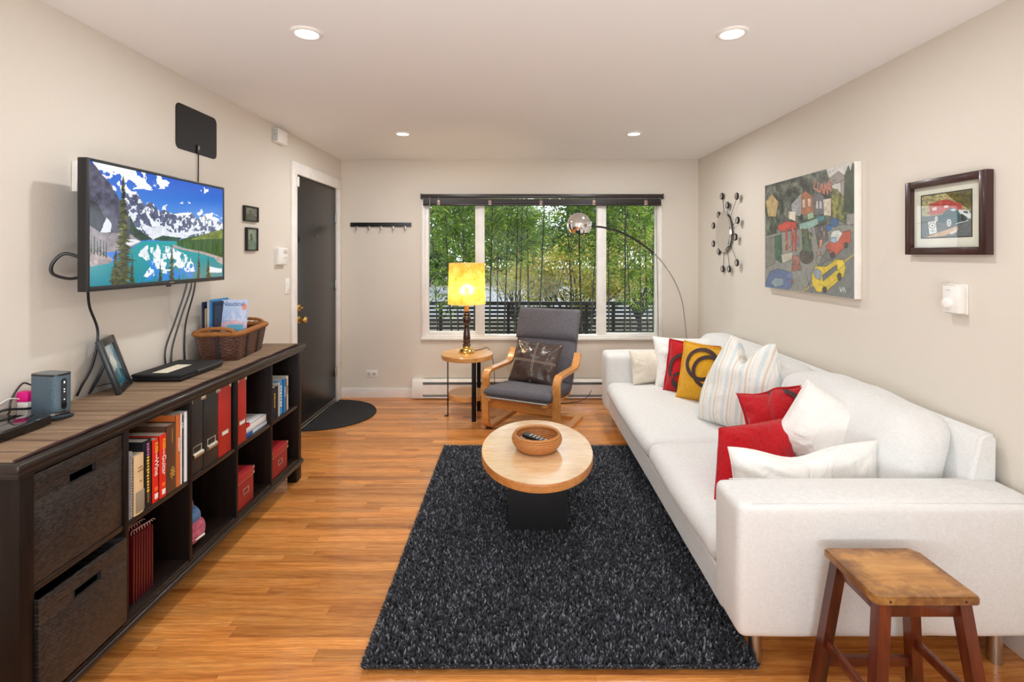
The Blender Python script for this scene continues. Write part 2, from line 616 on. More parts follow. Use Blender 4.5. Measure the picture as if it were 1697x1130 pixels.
def pillow_pts(w, h, t, ear=0.07, wr=0.006, seed=0, n=30, fn=None, pw=0.45):
    """closed two-sided cushion surface; local x width, z height, y thickness (front is -y)"""
    V = []; F = []
    lin = [math.sin(a) for a in np.linspace(-math.pi / 2, math.pi / 2, n)]
    ids = {}
    rnd = Vector((seed * 3.17, seed * 1.7, seed * 0.9))
    for side in (-1, 1):
        for i, u in enumerate(lin):
            for j, v in enumerate(lin):
                edge = i in (0, n - 1) or j in (0, n - 1)
                if side == 1 and edge:
                    ids[(side, i, j)] = ids[(-1, i, j)]
                    continue
                x = w / 2 * u * (1 - ear * (1 - v * v))
                z = h / 2 * v * (1 - ear * (1 - u * u))
                b = max(0.0, (1 - u * u) * (1 - v * v))
                y = side * t / 2 * b ** pw
                p = Vector((x, y, z))
                if not edge:
                    ang = math.atan2(v, u)
                    rad = math.hypot(u, v)
                    fold = math.sin(ang * 8 + seed) * noise.noise(Vector((ang * 2, rad * 2, seed))) * rad ** 2
                    y2 = noise.noise(p * 6.5 + rnd) * 1.2 + fold * 1.6
                    p.y += side * wr * y2 * min(1, b * 3)
                else:
                    p.y += wr * 0.5 * noise.noise(p * 5 + rnd)
                if fn: p = fn(p, u, v, side)
                ids[(side, i, j)] = len(V); V.append(p)
    for side in (-1, 1):
        for i in range(n - 1):
            for j in range(n - 1):
                q = (ids[(side, i, j)], ids[(side, i + 1, j)], ids[(side, i + 1, j + 1)], ids[(side, i, j + 1)])
                F.append(q if side == -1 else q[::-1])
    rim = [ids[(-1, i, 0)] for i in range(n)] + [ids[(-1, n - 1, j)] for j in range(1, n)] + \
          [ids[(-1, i, n - 1)] for i in range(n - 2, -1, -1)] + [ids[(-1, 0, j)] for j in range(n - 2, 0, -1)]
    return V, F, [V[k] for k in rim]


def make_pillow(label, mat, size, loc, yaw=0, lean=0, roll=0, piping=None, flange=0, seed=0, ear=0.07, wr=0.008, fn=None, group='cushions on the sofa', name='throw_pillow', pw=0.45):
    root = thing(name, label, 'pillow', loc, group=group)
    root.rotation_euler = (Matrix.Rotation(R(yaw), 3, 'Z') @ Matrix.Rotation(R(-lean), 3, 'X') @ Matrix.Rotation(R(roll), 3, 'Y')).to_euler()
    V, F, rim = pillow_pts(*size, ear=ear, wr=wr, seed=seed, fn=fn, pw=pw)
    cov = mesh_obj('cover', V, F, mat, root, 180)
    if flange:
        cen = Vector((0, 0, 0))
        v = []; n = len(rim)
        for k, p in enumerate(rim):
            d = Vector((p.x, 0, p.z)).normalized()
            wob = 0.004 * math.sin(k * 0.9 + seed)
            q = p + d * flange + Vector((0, wob, 0))
            off = Vector((0, 0.003, 0))
            v += [p - off, p + off, q + off * 0.6, q - off * 0.6]
        f = []
        for k in range(n):
            a = 4 * k; b = 4 * ((k + 1) % n)
            for e in range(4):
                f.append((a + e, a + (e + 1) % 4, b + (e + 1) % 4, b + e))
        mesh_obj('flange', v, f, mat, cov, 40)
    elif piping:
        m = MB(); m.tube(rim, piping, 6, closed=True)
        m.build('piping', mat, cov, 180)
    return root


def on_pillow(size, ear, x, z, pw=0.45):
    w, h, t = size
    u = max(-0.99, min(0.99, 2 * x / w)); v = max(-0.99, min(0.99, 2 * z / h))
    return -t / 2 * max(0.0, (1 - u * u) * (1 - v * v)) ** pw


def pillow_ring(parent, size, cx, cz, r, wd, mat, a0=0, a1=360):
    """flat felt ring sewn on the front of a pillow"""
    n = 48; v = []; f = []
    for i in range(n + 1):
        a = R(a0 + (a1 - a0) * i / n)
        for (rr, lift) in ((r - wd / 2, 0.001), (r - wd / 2, 0.006), (r + wd / 2, 0.006), (r + wd / 2, 0.001)):
            x = cx + rr * math.cos(a); z = cz + rr * math.sin(a)
            v.append((x, on_pillow(size, 0, x, z) - lift, z))
    for i in range(n):
        for e in range(4):
            f.append((4 * i + e, 4 * i + (e + 1) % 4, 4 * (i + 1) + (e + 1) % 4, 4 * (i + 1) + e))
    return mesh_obj('ring', v, f, mat, parent.children[0], 40)


def text(body, size, mat, parent, loc, rot, name='lettering', align='CENTER', ext=0.0004, sx=1.0):
    cu = bpy.data.curves.new(name, 'FONT')
    cu.body = body
    cu.size = size
    cu.align_x = align
    cu.align_y = 'CENTER'
    cu.extrude = ext
    cu.resolution_u = 3
    cu.materials.append(mat)
    tmp = bpy.data.objects.new('tmp', cu)
    COL.objects.link(tmp)
    dg = bpy.context.evaluated_depsgraph_get()
    me = bpy.data.meshes.new_from_object(tmp.evaluated_get(dg))
    bpy.data.objects.remove(tmp)
    bpy.data.curves.remove(cu)
    me.name = name
    o = bpy.data.objects.new(name, me)
    o.location = loc
    o.rotation_euler = rot
    o.scale = (sx, 1, 1)
    return link(o, parent)


# ------------------------------------------------------------------ flat prints (a small painter)
def vnoise(h, w, cells, seed, octaves=4):
    rg = np.random.RandomState(seed)
    out = np.zeros((h, w)); amp = 1.0; tot = 0
    for o in range(octaves):
        cy = int(cells[0] * 2 ** o) + 2; cx = int(cells[1] * 2 ** o) + 2
        g = rg.rand(cy + 1, cx + 1)
        yy = np.linspace(0, cy - 1.001, h); xx = np.linspace(0, cx - 1.001, w)
        y0 = yy.astype(int); x0 = xx.astype(int)
        fy = (yy - y0)[:, None]; fx = (xx - x0)[None, :]
        fy = fy * fy * (3 - 2 * fy); fx = fx * fx * (3 - 2 * fx)
        a = g[y0][:, x0]; b = g[y0][:, x0 + 1]; c = g[y0 + 1][:, x0]; d = g[y0 + 1][:, x0 + 1]
        out += amp * ((a * (1 - fx) + b * fx) * (1 - fy) + (c * (1 - fx) + d * fx) * fy)
        tot += amp; amp *= 0.55
    return out / tot


def homography(quad):
    dst = [(0, 0), (1, 0), (1, 1), (0, 1)]
    A = []; B = []
    for (x, y), (u, v) in zip(quad, dst):
        A.append([x, y, 1, 0, 0, 0, -u * x, -u * y]); B.append(u)
        A.append([0, 0, 0, x, y, 1, -v * x, -v * y]); B.append(v)
    h = np.linalg.solve(np.array(A, float), np.array(B, float))
    return np.append(h, 1).reshape(3, 3)


class Img:
    def __init__(self, w, h, col=(255, 255, 255), quad=None):
        self.w, self.h = w, h
        self.a = np.zeros((h, w, 3)) + np.array(col) / 255.0
        self.H = homography(quad) if quad else None
        self.X, self.Y = np.meshgrid(np.arange(w) + 0.5, np.arange(h) + 0.5)
        self.n1 = vnoise(h, w, (6, 10), 11); self.n2 = vnoise(h, w, (30, 40), 5, 3)

    def px(self, pts):
        out = []
        for x, y in pts:
            if self.H is not None:
                q = self.H @ np.array([x, y, 1.0])
                x, y = q[0] / q[2], q[1] / q[2]
            out.append((x * self.w, y * self.h))
        return out

    def mask(self, pts, rough=0.0):
        P = self.px(pts)
        X, Y = self.X, self.Y
        if rough:
            X = X + (self.n2 - 0.5) * rough; Y = Y + (self.n1 - 0.5) * rough
        m = np.zeros((self.h, self.w), bool)
        n = len(P)
        for i in range(n):
            x0, y0 = P[i]; x1, y1 = P[(i + 1) % n]
            if y0 == y1: continue
            c = ((y0 > Y) != (y1 > Y)) & (X < (x1 - x0) * (Y - y0) / (y1 - y0) + x0)
            m ^= c
        return m

    def put(self, m, col, nz=0.0, col2=None, tex=None):
        c = np.array(col) / 255.0
        t = self.n2 if tex is None else tex
        if col2 is not None:
            k = np.clip((t - 0.3) / 0.4, 0, 1)[..., None]
            cc = c * (1 - k) + np.array(col2) / 255.0 * k
        else:
            cc = np.zeros((self.h, self.w, 3)) + c
        if nz: cc = cc * (1 + nz * (t - 0.5)[..., None] * 2)
        self.a[m] = np.clip(cc, 0, 1)[m]

    def poly(self, pts, col, nz=0.0, col2=None, rough=0.0, tex=None):
        self.put(self.mask(pts, rough), col, nz, col2, tex)

    def ell(self, c, rx, ry, col, nz=0.0, rot=0.0, col2=None):
        pts = [(c[0] + rx * math.cos(a) * math.cos(rot) - ry * math.sin(a) * math.sin(rot), c[1] + rx * math.cos(a) * math.sin(rot) + ry * math.sin(a) * math.cos(rot)) for a in np.linspace(0, 2 * math.pi, 25)[:-1]]
        self.poly(pts, col, nz, col2)

    def line(self, pts, wd, col):
        P = self.px(pts)
        m = np.zeros((self.h, self.w), bool)
        for (x0, y0), (x1, y1) in zip(P, P[1:]):
            dx, dy = x1 - x0, y1 - y0
            L = dx * dx + dy * dy + 1e-9
            t = np.clip(((self.X - x0) * dx + (self.Y - y0) * dy) / L, 0, 1)
            m |= (self.X - x0 - t * dx) ** 2 + (self.Y - y0 - t * dy) ** 2 < (wd / 2) ** 2
        self.put(m, col)

    def grad(self, m, c0, c1):
        t = (self.Y / self.h)[..., None]
        ys = self.Y[m]
        if len(ys) == 0: return
        t = np.clip((self.Y - ys.min()) / max(1, ys.max() - ys.min()), 0, 1)[..., None]
        self.a[m] = (np.array(c0) / 255 * (1 - t) + np.array(c1) / 255 * t)[m]


def print_mesh(name, img, w, h, mat, parent, loc=(0, 0, 0), rot=(0, 0, 0)):
    """grid of w x h metres in local x/z, facing -y, one colour per grid point"""
    H, W = img.shape[:2]
    xs = np.linspace(-w / 2, w / 2, W); zs = np.linspace(h / 2, -h / 2, H)
    X, Z = np.meshgrid(xs, zs)
    co = np.zeros((H * W, 3), np.float32)
    co[:, 0] = X.ravel(); co[:, 2] = Z.ravel()
    i = np.arange((H - 1) * (W - 1)); r = i // (W - 1); c = i % (W - 1)
    a = r * W + c
    quads = np.stack([a, a + W, a + W + 1, a + 1], 1).astype(np.int32)
    me = raw_mesh(name, co, quads, 4, mat)
    col = np.ones((H * W, 4), np.float32)
    col[:, :3] = s2l(img.reshape(-1, 3))
    at = me.color_attributes.new('print', 'FLOAT_COLOR', 'POINT')
    at.data.foreach_set('color', col.ravel())
    o = bpy.data.objects.new(name, me)
    o.location = loc; o.rotation_euler = rot
    return link(o, parent)


def raw_mesh(name, co, idx, k, mat):
    me = bpy.data.meshes.new(name)
    me.vertices.add(len(co))
    me.vertices.foreach_set('co', np.ascontiguousarray(co, np.float32).ravel())
    nf = len(idx)
    me.loops.add(nf * k)
    me.loops.foreach_set('vertex_index', np.ascontiguousarray(idx, np.int32).ravel())
    me.polygons.add(nf)
    me.polygons.foreach_set('loop_start', np.arange(0, nf * k, k, dtype=np.int32))
    me.materials.append(mat)
    me.update(calc_edges=True)
    me.validate()
    return me


def blades(name, base, dirs, side, L, W, cols, mat, parent=None, fold=0.25):
    """many two-sided leaves, each folded along its midrib: base + direction + side vectors (numpy)"""
    n = len(base)
    up = np.cross(dirs, side)
    mid = base + dirs * (L * 0.45)[:, None]
    a = base
    b = mid + side * (W / 2)[:, None] + up * (W * fold)[:, None]
    c = base + dirs * L[:, None]
    d = mid - side * (W / 2)[:, None] + up * (W * fold)[:, None]
    co = np.stack([a, b, c, d], 1).reshape(-1, 3)
    i = np.arange(n) * 4
    idx = np.stack([i, i + 1, i + 2, i, i + 2, i + 3], 1).reshape(-1, 3)
    me = raw_mesh(name, co, idx, 3, mat)
    col = np.ones((n, 4, 4), np.float32)
    col[:, :, :3] = cols[:, None, :]
    at = me.color_attributes.new('print', 'FLOAT_COLOR', 'POINT')
    at.data.foreach_set('color', col.ravel())
    return link(bpy.data.objects.new(name, me), parent)
# ------------------------------------------------------------------ the room
XL, XR, YB, YR = -1.778, 1.827, 5.024, -2.55
random.seed(4)

fl = shell('floor')
MB().b2((XL - .1, YR - .1, -0.12), (XR + .1, YB + .1, -0.006)).build('subfloor', plain('subfloor', C8(90, 60, 36), 0.8), fl)
PITCH = 0.057


def plank_geo(L):
    w = PITCH - 0.0006; b = 0.0007; x, y = L / 2, w / 2
    v = [(-x, -y, -.006), (x, -y, -.006), (x, y, -.006), (-x, y, -.006), (-x, -y, -b), (x, -y, -b), (x, y, -b), (-x, y, -b),
         (-x + b, -y + b, 0), (x - b, -y + b, 0), (x - b, y - b, 0), (-x + b, y - b, 0)]
    f = [(0, 1, 5, 4), (1, 2, 6, 5), (2, 3, 7, 6), (3, 0, 4, 7), (4, 5, 9, 8), (5, 6, 10, 9), (6, 7, 11, 10), (7, 4, 8, 11), (8, 9, 10, 11)]
    return v, f


def row_cuts():
    xs = [XL]; x = XL - random.uniform(0.0, 0.7)
    while True:
        x += random.choice([0.55, 0.8, 1.05, 1.3, 1.6])
        if x > XR - 0.25: break
        if x > XL + 0.25: xs.append(x)
    return xs + [XR]


y = YB - PITCH / 2
far = MB()
while y > YR:
    cuts = row_cuts()
    for a, b in zip(cuts, cuts[1:]):
        L = b - a - 0.0006
        v, f = plank_geo(L)
        if y > 1.50:
            o = mesh_obj('plank', v, f, M['floor'], fl)
            o.location = ((a + b) / 2, y, 0)
        else:
            far.add([(p[0] + (a + b) / 2, p[1] + y, p[2]) for p in v], f)
    y -= PITCH
o = far.build('plank', M['floor'], fl, None)
o['kind'] = 'stuff'


def struct(name, mb, mat, parent=None, smooth=35):
    o = mb.build(name, mat, parent, smooth)
    if parent is None: o['kind'] = 'structure'
    return o


# walls (back wall with the window opening, left wall with the door opening, rear wall with an opening added for the fill light)
WX0, WX1, WZ0, WZ1 = -0.962, 1.462, 0.606, 2.05
T = 0.16
struct('wall_back', MB().b2((XL - T, YB, -.1), (WX0, YB + T, CEIL + .1)).b2((WX1, YB, -.1), (XR + T, YB + T, CEIL + .1))
       .b2((WX0, YB, -.1), (WX1, YB + T, WZ0)).b2((WX0, YB, WZ1), (WX1, YB + T, CEIL + .1)), M['wall'], smooth=None)
DY0, DY1, DZ = 3.991, 4.890, 2.092
struct('wall_left', MB().b2((XL - T, YR - T, -.1), (XL, DY0, CEIL + .1)).b2((XL - T, DY1, -.1), (XL, YB, CEIL + .1))
       .b2((XL - T, DY0, DZ), (XL, DY1, CEIL + .1)).b2((XL - T, DY0, -.1), (XL, DY1, 0.0)), M['wall'], smooth=None)
struct('wall_right', MB().b2((XR, YR - T, -.1), (XR + T, YB, CEIL + .1)), M['wall'], smooth=None)
struct('wall_rear', MB().b2((XL, YR - T, -.1), (-.65, YR, CEIL + .1)).b2((.65, YR - T, -.1), (XR, YR, CEIL + .1))
       .b2((-.65, YR - T, 2.1), (.65, YR, CEIL + .1)).b2((-.65, YR - T, -.1), (.65, YR, 0.9)), M['wall'], smooth=None)
struct('ceiling', MB().b2((XL - T, YR - T, CEIL), (XR + T, YB + T, CEIL + .2)), M['ceiling'], smooth=None)
struct('baseboard_back', MB().rb2((XL + 0.005, YB - .014, 0), (XR, YB, .10), .004), M['trim'])
struct('baseboard_left', MB().rb2((XL, YR, 0), (XL + .014, 3.899, .10), .004), M['trim'])
struct('baseboard_right', MB().rb2((XR - .014, YR, 0), (XR, YB - .015, .10), .004), M['trim'])

# door with casing
dr = shell('door_1')
MB().rb2((XL - .045, DY0 + .003, .012), (XL - .004, DY1 - .003, DZ - .003), .002).build('door_leaf', M['door'], dr)
for z in (1.80, 1.15, 0.30):
    MB().rb2((XL - .004, DY1 - .03, z - .045), (XL + .004, DY1 + .006, z + .045), .001).cyl((XL + .005, DY1 - .001, z - .047), (XL + .005, DY1 - .001, z + .047), .006).build('hinge', M['steel'], dr)


def lathe_x(prof, c, n=24):
    """lathe whose axis is world +x (profile z -> +x)"""
    return MB().lathe(prof, n, mat=Matrix.Translation(c) @ Matrix.Rotation(R(90), 4, 'Y'))


lathe_x([(0, 0), (.030, 0), (.031, .006), (.026, .012), (.012, .016), (.011, .03), (.016, .036), (.027, .046), (.029, .056), (.024, .066), (.012, .070), (0, .071)], (XL - .004, 4.05, .9156)).build('knob', M['brass'], dr)
lathe_x([(0, 0), (.028, 0), (.029, .008), (.022, .014), (0, .015)], (XL - .004, 4.05, 1.014)).rbox((XL + .022, 4.05, 1.014), (.02, .034, .012), .003).build('deadbolt', M['brass'], dr)
lathe_x([(0, 0), (.008, 0), (.008, .003), (.004, .004), (0, .003)], (XL - .004, 4.435, 1.606), 14).build('peephole', M['brass'], dr)
MB().rbox((XL + .0, 4.03, 1.60), (.012, .018, .045), .002).rbox((XL + .006, 4.045, 1.57), (.01, .012, .05), .002).build('door_chain', M['black_metal'], dr)
MB().rb2((XL - .045, DY0, .0), (XL + .010, DY1, .022), .004).rb2((XL + .0, DY0 + .02, .022), (XL + .006, DY1 - .02, .05), .002).build('threshold', M['steel'], dr)
MB().rb2((XL, 3.899, 0), (XL + .018, DY0, DZ), .003).build('casing', M['trim'], dr)
MB().rb2((XL, DY1, 0), (XL + .018, 4.985, DZ), .003).build('casing', M['trim'], dr)
MB().rb2((XL, 3.899, DZ), (XL + .0185, 4.985, DZ + .095), .003).build('casing', M['trim'], dr)
MB().b2((XL - T, DY0 - .001, 0), (XL - .05, DY0 + .012, DZ)).b2((XL - T, DY1 - .012, 0), (XL - .05, DY1 + .001, DZ)).b2((XL - T, DY0, DZ - .012), (XL - .05, DY1, DZ + .001)).build('jamb', M['trim'], dr, None)

# window
wn = shell('window_1')
FY0, FY1 = YB - .012, YB + .07


def ring(mb, x0, x1, z0, z1, t, y0, y1, b=None):
    tb = t if b is None else b
    mb.rb2((x0, y0, z0), (x0 + t, y1, z1), .003).rb2((x1 - t, y0, z0), (x1, y1, z1), .003)
    mb.rb2((x0 + t, y0, z0), (x1 - t, y1, z0 + tb), .003).rb2((x0 + t, y0, z1 - t), (x1 - t, y1, z1), .003)
    return mb


ring(MB(), WX0, WX1, WZ0, WZ1, .034, FY0, FY1, .026).build('frame', M['trim'], wn)
MB().rb2((-.392, FY0 + .006, WZ0 + .026), (-.331, FY1, WZ1 - .034), .003).build('mullion', M['trim'], wn)
MB().rb2((.808, FY0 + .006, WZ0 + .026), (.871, FY1, WZ1 - .034), .003).build('mullion', M['trim'], wn)
ring(MB(), WX0 + .034, -.390, WZ0 + .026, WZ1 - .034, .033, FY0 + .02, FY1 - .01).build('sash', M['trim'], wn)
ring(MB(), .871, WX1 - .034, WZ0 + .026, WZ1 - .034, .030, FY0 + .02, FY1 - .01, .018).build('sash', M['trim'], wn)
M['glass'] = glass_pane('window_glass', refl=.08)
for (a, b, z) in ((WX0 + .066, -.421, .690), (-.332, .809, .630), (.90, WX1 - .063, .648)):
    MB().b2((a, FY0 + .045, z), (b, FY0 + .049, WZ1 - .06)).build('pane', M['glass'], wn, None)
MB().rb2((WX0 - .004, YB - .03, WZ0 - .02), (WX1 + .004, FY0 + .002, WZ0 + .004), .004).build('sill', M['trim'], wn)

# ------------------------------------------------------------------ the garden
og = shell('ground')
GZ = -0.30
MB().b2((-30, YB + T, GZ - .1), (30, 60, GZ)).build('soil', plain('soil', C8(92, 84, 70), 0.95, bump=(30, .4, .02)), og, None)
rd = shell('road')
MB().b2((-30, 13.0, GZ), (30, 26.0, GZ + .015)).build('asphalt', plain('asphalt', C8(112, 114, 120), 0.9, bump=(80, .2)), rd, None)
MB().rb2((-30, 12.8, GZ), (30, 13.0, GZ + .12), .02).build('kerb', plain('concrete', C8(176, 172, 166), 0.9), rd)

fence = thing('garden_fence', 'dark horizontal slat fence seen low through the window', 'fence', (0, 6.8, GZ))
M['fence'] = wood('dark_fence_wood', C8(12, 11, 12), C8(20, 18, 19), C8(30, 27, 27), 'X', 1, 0.6, lines=.3)
zt = 0.80 - GZ
MB().rb2((-3.6, -.03, zt - .05), (4.4, .03, zt), .004).build('top_rail', M['fence'], fence)
for i in range(15):
    z = zt - .072 - i * .0545
    MB().rb2((-3.6, -.012, z - .034), (4.4, .012, z), .002).build('slat', M['fence'], fence)
for x in (-3.3, -1.72, -1.05, -.12, .95, 1.32, 2.5, 3.9):
    MB().rb2((x - .022, .012, 0), (x + .022, .06, zt - .05), .003).build('post', M['fence'], fence)

M['bamboo'] = plain('bamboo_culm', C8(44, 48, 26), 0.45)
M['leaf'] = leaf_mat('leaf_green', 0.5)
M['bark'] = plain('dark_bark', C8(40, 34, 30), 0.85, bump=(30, .5))
rg = np.random.RandomState(7)


def leafcols(n, pals, jitter=0.18):
    P = np.array([s2l(np.array(p) / 255.0) for p in pals])
    c = P[rg.randint(0, len(P), n)]
    return np.clip(c * (1 + jitter * rg.randn(n, 1)), 0.002, 1).astype(np.float32)


BAMBOO_PAL = [(92, 128, 34), (112, 148, 44), (72, 104, 30), (136, 164, 58), (58, 86, 32), (150, 166, 66), (100, 130, 44)]


def bamboo(xb, xt, y, hgt, nleaf, low, label, thick=.011, z0=GZ):
    root = thing('bamboo_stalk', label, 'bamboo', (xb, y, z0), group='bamboo stalks behind the window')
    pts = []; rs = []
    k = 15
    for i in range(k + 1):
        t = i / k
        z = t * hgt
        x = (xt - xb) * t + .03 * math.sin(3 * t + xb * 5)
        pts.append((x, .05 * math.sin(2.2 * t + xb), z)); rs.append(thick * (1 - .55 * t))
    P2 = []; R2 = []
    for i, (p, r) in enumerate(zip(pts, rs)):     # swollen nodes
        P2 += [(p[0], p[1], p[2]), (p[0], p[1], p[2] + .006), (p[0], p[1], p[2] + .014)]; R2 += [r, r * 1.3, r]
    MB().tube(P2, R2, 7).build('culm', M['bamboo'], root, 60)
    # side twigs with leaf sprays
    n = nleaf
    tt = low + (1 - low) * rg.rand(n // 9 + 1) ** 0.85
    base = []; dirs = []
    tw = MB()
    for t in tt:
        i = min(k - 1, int(t * k)); q = t * k - i
        p = np.array(pts[i]) * (1 - q) + np.array(pts[i + 1]) * q
        a = rg.rand() * 2 * math.pi; L = .12 + .38 * rg.rand()
        d = np.array([math.cos(a), math.sin(a) * .8, .25 + .5 * rg.rand()]); d /= np.linalg.norm(d)
        e = p + d * L - np.array([0, 0, .12 * L])
        tw.tube([p, (p + e) / 2 + np.array([0, 0, .03]), e], [.0022, .0016, .0009], 4)
        for j in range(9):
            s = .25 + .75 * rg.rand()
            base.append(p * (1 - s) + e * s)
            dd = d * .7 + rg.randn(3) * .55; dd[2] -= .45
            dirs.append(dd / np.linalg.norm(dd))
    tw.build('twigs', M['bamboo'], root, None)['kind'] = 'stuff'
    base = np.array(base); dirs = np.array(dirs)
    side = np.cross(dirs, rg.randn(len(base), 3)); side /= np.linalg.norm(side, axis=1)[:, None]
    o = blades('foliage', base, dirs, side, .085 + .075 * rg.rand(len(base)), .011 + .008 * rg.rand(len(base)), leafcols(len(base), BAMBOO_PAL), M['leaf'], root)
    o['kind'] = 'stuff'


def px2x(px, y):
    return (px - 857) * y / 825.0


BAM = [  # pixel column at fence height, at the top of the window, depth, leaves, lowest leaf, thickness
    (726, 716, 6.3, 500, .30), (752, 742, 6.25, 650, .32), (762, 757, 6.45, 500, .36), (777, 771, 6.3, 650, .36), (788, 792, 6.5, 600, .30),
    (814.5, 813, 5.8, 420, .50), (829, 821, 6.35, 420, .46), (835, 838, 6.45, 380, .46), (849, 853, 5.75, 420, .52), (853.5, 861, 6.1, 320, .48), (871, 872, 6.4, 420, .48), (881, 899, 5.9, 260, .50),
    (964, 944, 5.85, 420, .52), (974, 962, 5.8, 480, .50), (980, 988, 6.4, 480, .36),
    (1013, 1005, 5.9, 500, .44), (1034, 1033, 5.8, 560, .46), (1045, 1038, 6.45, 460, .34), (1061, 1061, 6.2, 560, .34), (1075, 1072, 6.4, 520, .3), (1081, 1086, 6.25, 500, .3)]
for i, (pb, pt, yy, nl, lo) in enumerate(BAM):
    hgt = 3.1 + .25 * ((i * 7) % 5) / 5
    xb = px2x(pb, yy); xt = px2x(pt, yy); xt = xb + (xt - xb) * 1.6
    nl = int(nl * 1.55)
    if i < 5: w = 'behind the left window pane'
    elif i < 12: w = 'behind the middle pane left of the chrome globe'
    elif i < 15: w = 'behind the middle pane right of the chrome globe'
    else: w = 'behind the right window pane'
    ordn = ['first', 'second', 'third', 'fourth', 'fifth', 'sixth', 'seventh']
    start = 0 if i < 5 else 5 if i < 12 else 12 if i < 15 else 15
    bamboo(xb, xt, yy, hgt, nl, lo, '%s bamboo stalk from the left %s' % (ordn[i - start], w), .010 + .004 * ((i * 5) % 3) / 2)


def tree(label, x, y, height, crown, ncl, nleaf, size, pal, trunk_h, seed, name='garden_tree', thick=.05, spread=1.0, droop=0.2, trunk=True):
    root = thing(name, label, 'tree', (x, y, GZ), group='trees beyond the fence')
    rs = np.random.RandomState(seed)
    tips = []
    mb = MB()
    if trunk:
        mb.tube([(0, 0, 0), (.04, 0, trunk_h * .5), (0, .02, trunk_h)], [thick, thick * .8, thick * .6], 8)
    cx, cy, cz = crown
    for b in range(ncl):
        a = rs.rand() * 2 * math.pi; e = math.asin(rs.rand() * 1.7 - .7 if trunk_h < height * .6 else rs.rand())
        rr = .55 + .45 * rs.rand()
        tip = np.array([cx * rr * math.cos(a) * math.cos(e), cy * rr * math.sin(a) * math.cos(e), (trunk_h + height) / 2 + cz * rr * math.sin(e)])
        tips.append(tip)
        if trunk and b < 26:
            st = np.array([0, 0, trunk_h * (.55 + .45 * rs.rand())])
            m1 = st * .6 + tip * .4 + rs.randn(3) * .08 * cx
            m2 = st * .25 + tip * .75 + rs.randn(3) * .08 * cx
            mb.tube([st, m1, m2, tip], [thick * .45, thick * .3, thick * .18, thick * .06], 6)
    if trunk: mb.build('branches', M['bark'], root, 60)
    tips = np.array(tips)
    n = nleaf
    c = tips[rs.randint(0, len(tips), n)]
    base = c + rs.randn(n, 3) * np.array([cx, cy, cz]) * .17 * spread
    dirs = rs.randn(n, 3); dirs[:, 2] -= droop; dirs /= np.linalg.norm(dirs, axis=1)[:, None]
    side = np.cross(dirs, rs.randn(n, 3)); side /= np.linalg.norm(side, axis=1)[:, None]
    o = blades('foliage', base, dirs, side, size * (.7 + .6 * rs.rand(n)), size * .55 * (.7 + .6 * rs.rand(n)), leafcols(n, pal), M['leaf'], root)
    o['kind'] = 'stuff'


MAPLE = [(150, 150, 62), (168, 158, 72), (126, 132, 54), (176, 166, 90), (140, 120, 54), (112, 124, 50)]
DARKP = [(52, 78, 44), (66, 94, 50), (40, 62, 40), (82, 106, 58), (60, 84, 60)]
MIDP = [(92, 122, 58), (112, 138, 62), (74, 104, 56), (130, 146, 70), (90, 116, 74)]
tree('spreading yellow green maple with dark low branches behind the middle pane', 1.0, 8.6, 2.25, (1.05, .7, .72), 50, 7500, .062, MAPLE, .45, 3, thick=.055)
tree('yellow green maple with bare dark boughs behind the right pane', 2.65, 10.9, 2.6, (1.0, .8, .95), 40, 6000, .066, MAPLE, .45, 5, thick=.055)
tree('thin yellow green maple with a forked trunk left of the armchair', -.05, 11.0, 1.9, (.75, .5, .6), 24, 2200, .062, MAPLE, .4, 8, thick=.035)
tree('mid green bush across the road behind the middle pane', -.9, 30.5, 4.6, (2.4, 1.2, 2.0), 50, 6500, .2, MIDP, .5, 31, thick=.12)
tree('dark green bush across the road behind the chrome globe', 4.3, 37.0, 4.2, (2.4, 1.2, 1.9), 50, 6500, .2, DARKP, .5, 33, thick=.12)
tree('dense dark shrub low behind the left pane above the grey road', -2.5, 11.6, 2.4, (1.0, .5, .9), 40, 5200, .11, DARKP, .5, 9, thick=.06)
tree('tall mid green tree far behind the left pane', -4.6, 20.5, 7.8, (3.0, 1.5, 3.6), 70, 9500, .2, MIDP, 1.5, 12, thick=.16)
tree('tall dark evergreen far behind the left mullion', -3.4, 36, 9.0, (2.6, 2, 3.4), 60, 8000, .24, DARKP, 1.2, 14, thick=.2)
tree('mid green tree across the road below the bright patch of sky', 1.0, 42, 6.4, (2.8, 2, 2.0), 50, 6500, .2, MIDP, 1.3, 15, thick=.16)
tree('large dark green tree far behind the right mullion', 5.0, 27, 8.5, (2.6, 2, 3.6), 70, 9500, .22, DARKP, 1.2, 17, thick=.2)
tree('tall mid green tree far behind the right pane', 5.6, 18, 7.5, (1.9, 1.6, 3.0), 70, 8500, .18, MIDP, 1.2, 19, thick=.2)
tree('dark hedge like tree at the far left edge of the window', -8.6, 33, 7.0, (2.6, 2, 3.2), 50, 6500, .24, DARKP, 1.0, 21, thick=.2)
# ------------------------------------------------------------------ ceiling lights
M['lens'] = emit('lamp_lens', (1.0, 0.97, 0.92, 1), 9.0)
NAMES = ['recessed ceiling light glowing near the left wall, close to the camera', 'recessed ceiling light glowing near the right wall, close to the camera',
         'small far recessed ceiling light on the left, toward the coat rack', 'small far recessed ceiling light on the right, toward the mirror']
for i, (lx, ly) in enumerate(DOWNLIGHTS[:4]):
    r = thing('ceiling_light', NAMES[i], 'ceiling light', (lx, ly, CEIL), group='recessed lights in the ceiling')
    MB().lathe([(.046, -.004), (.050, -.009), (.060, -.008), (.066, -.003), (.067, 0), (.046, 0), (.046, -.004)], 40).build('trim_ring', M['white_plastic'], r, 60)
    MB().lathe([(0, -.003), (.046, -.003), (.046, 0)], 32).build('lens', M['lens'], r, 60)

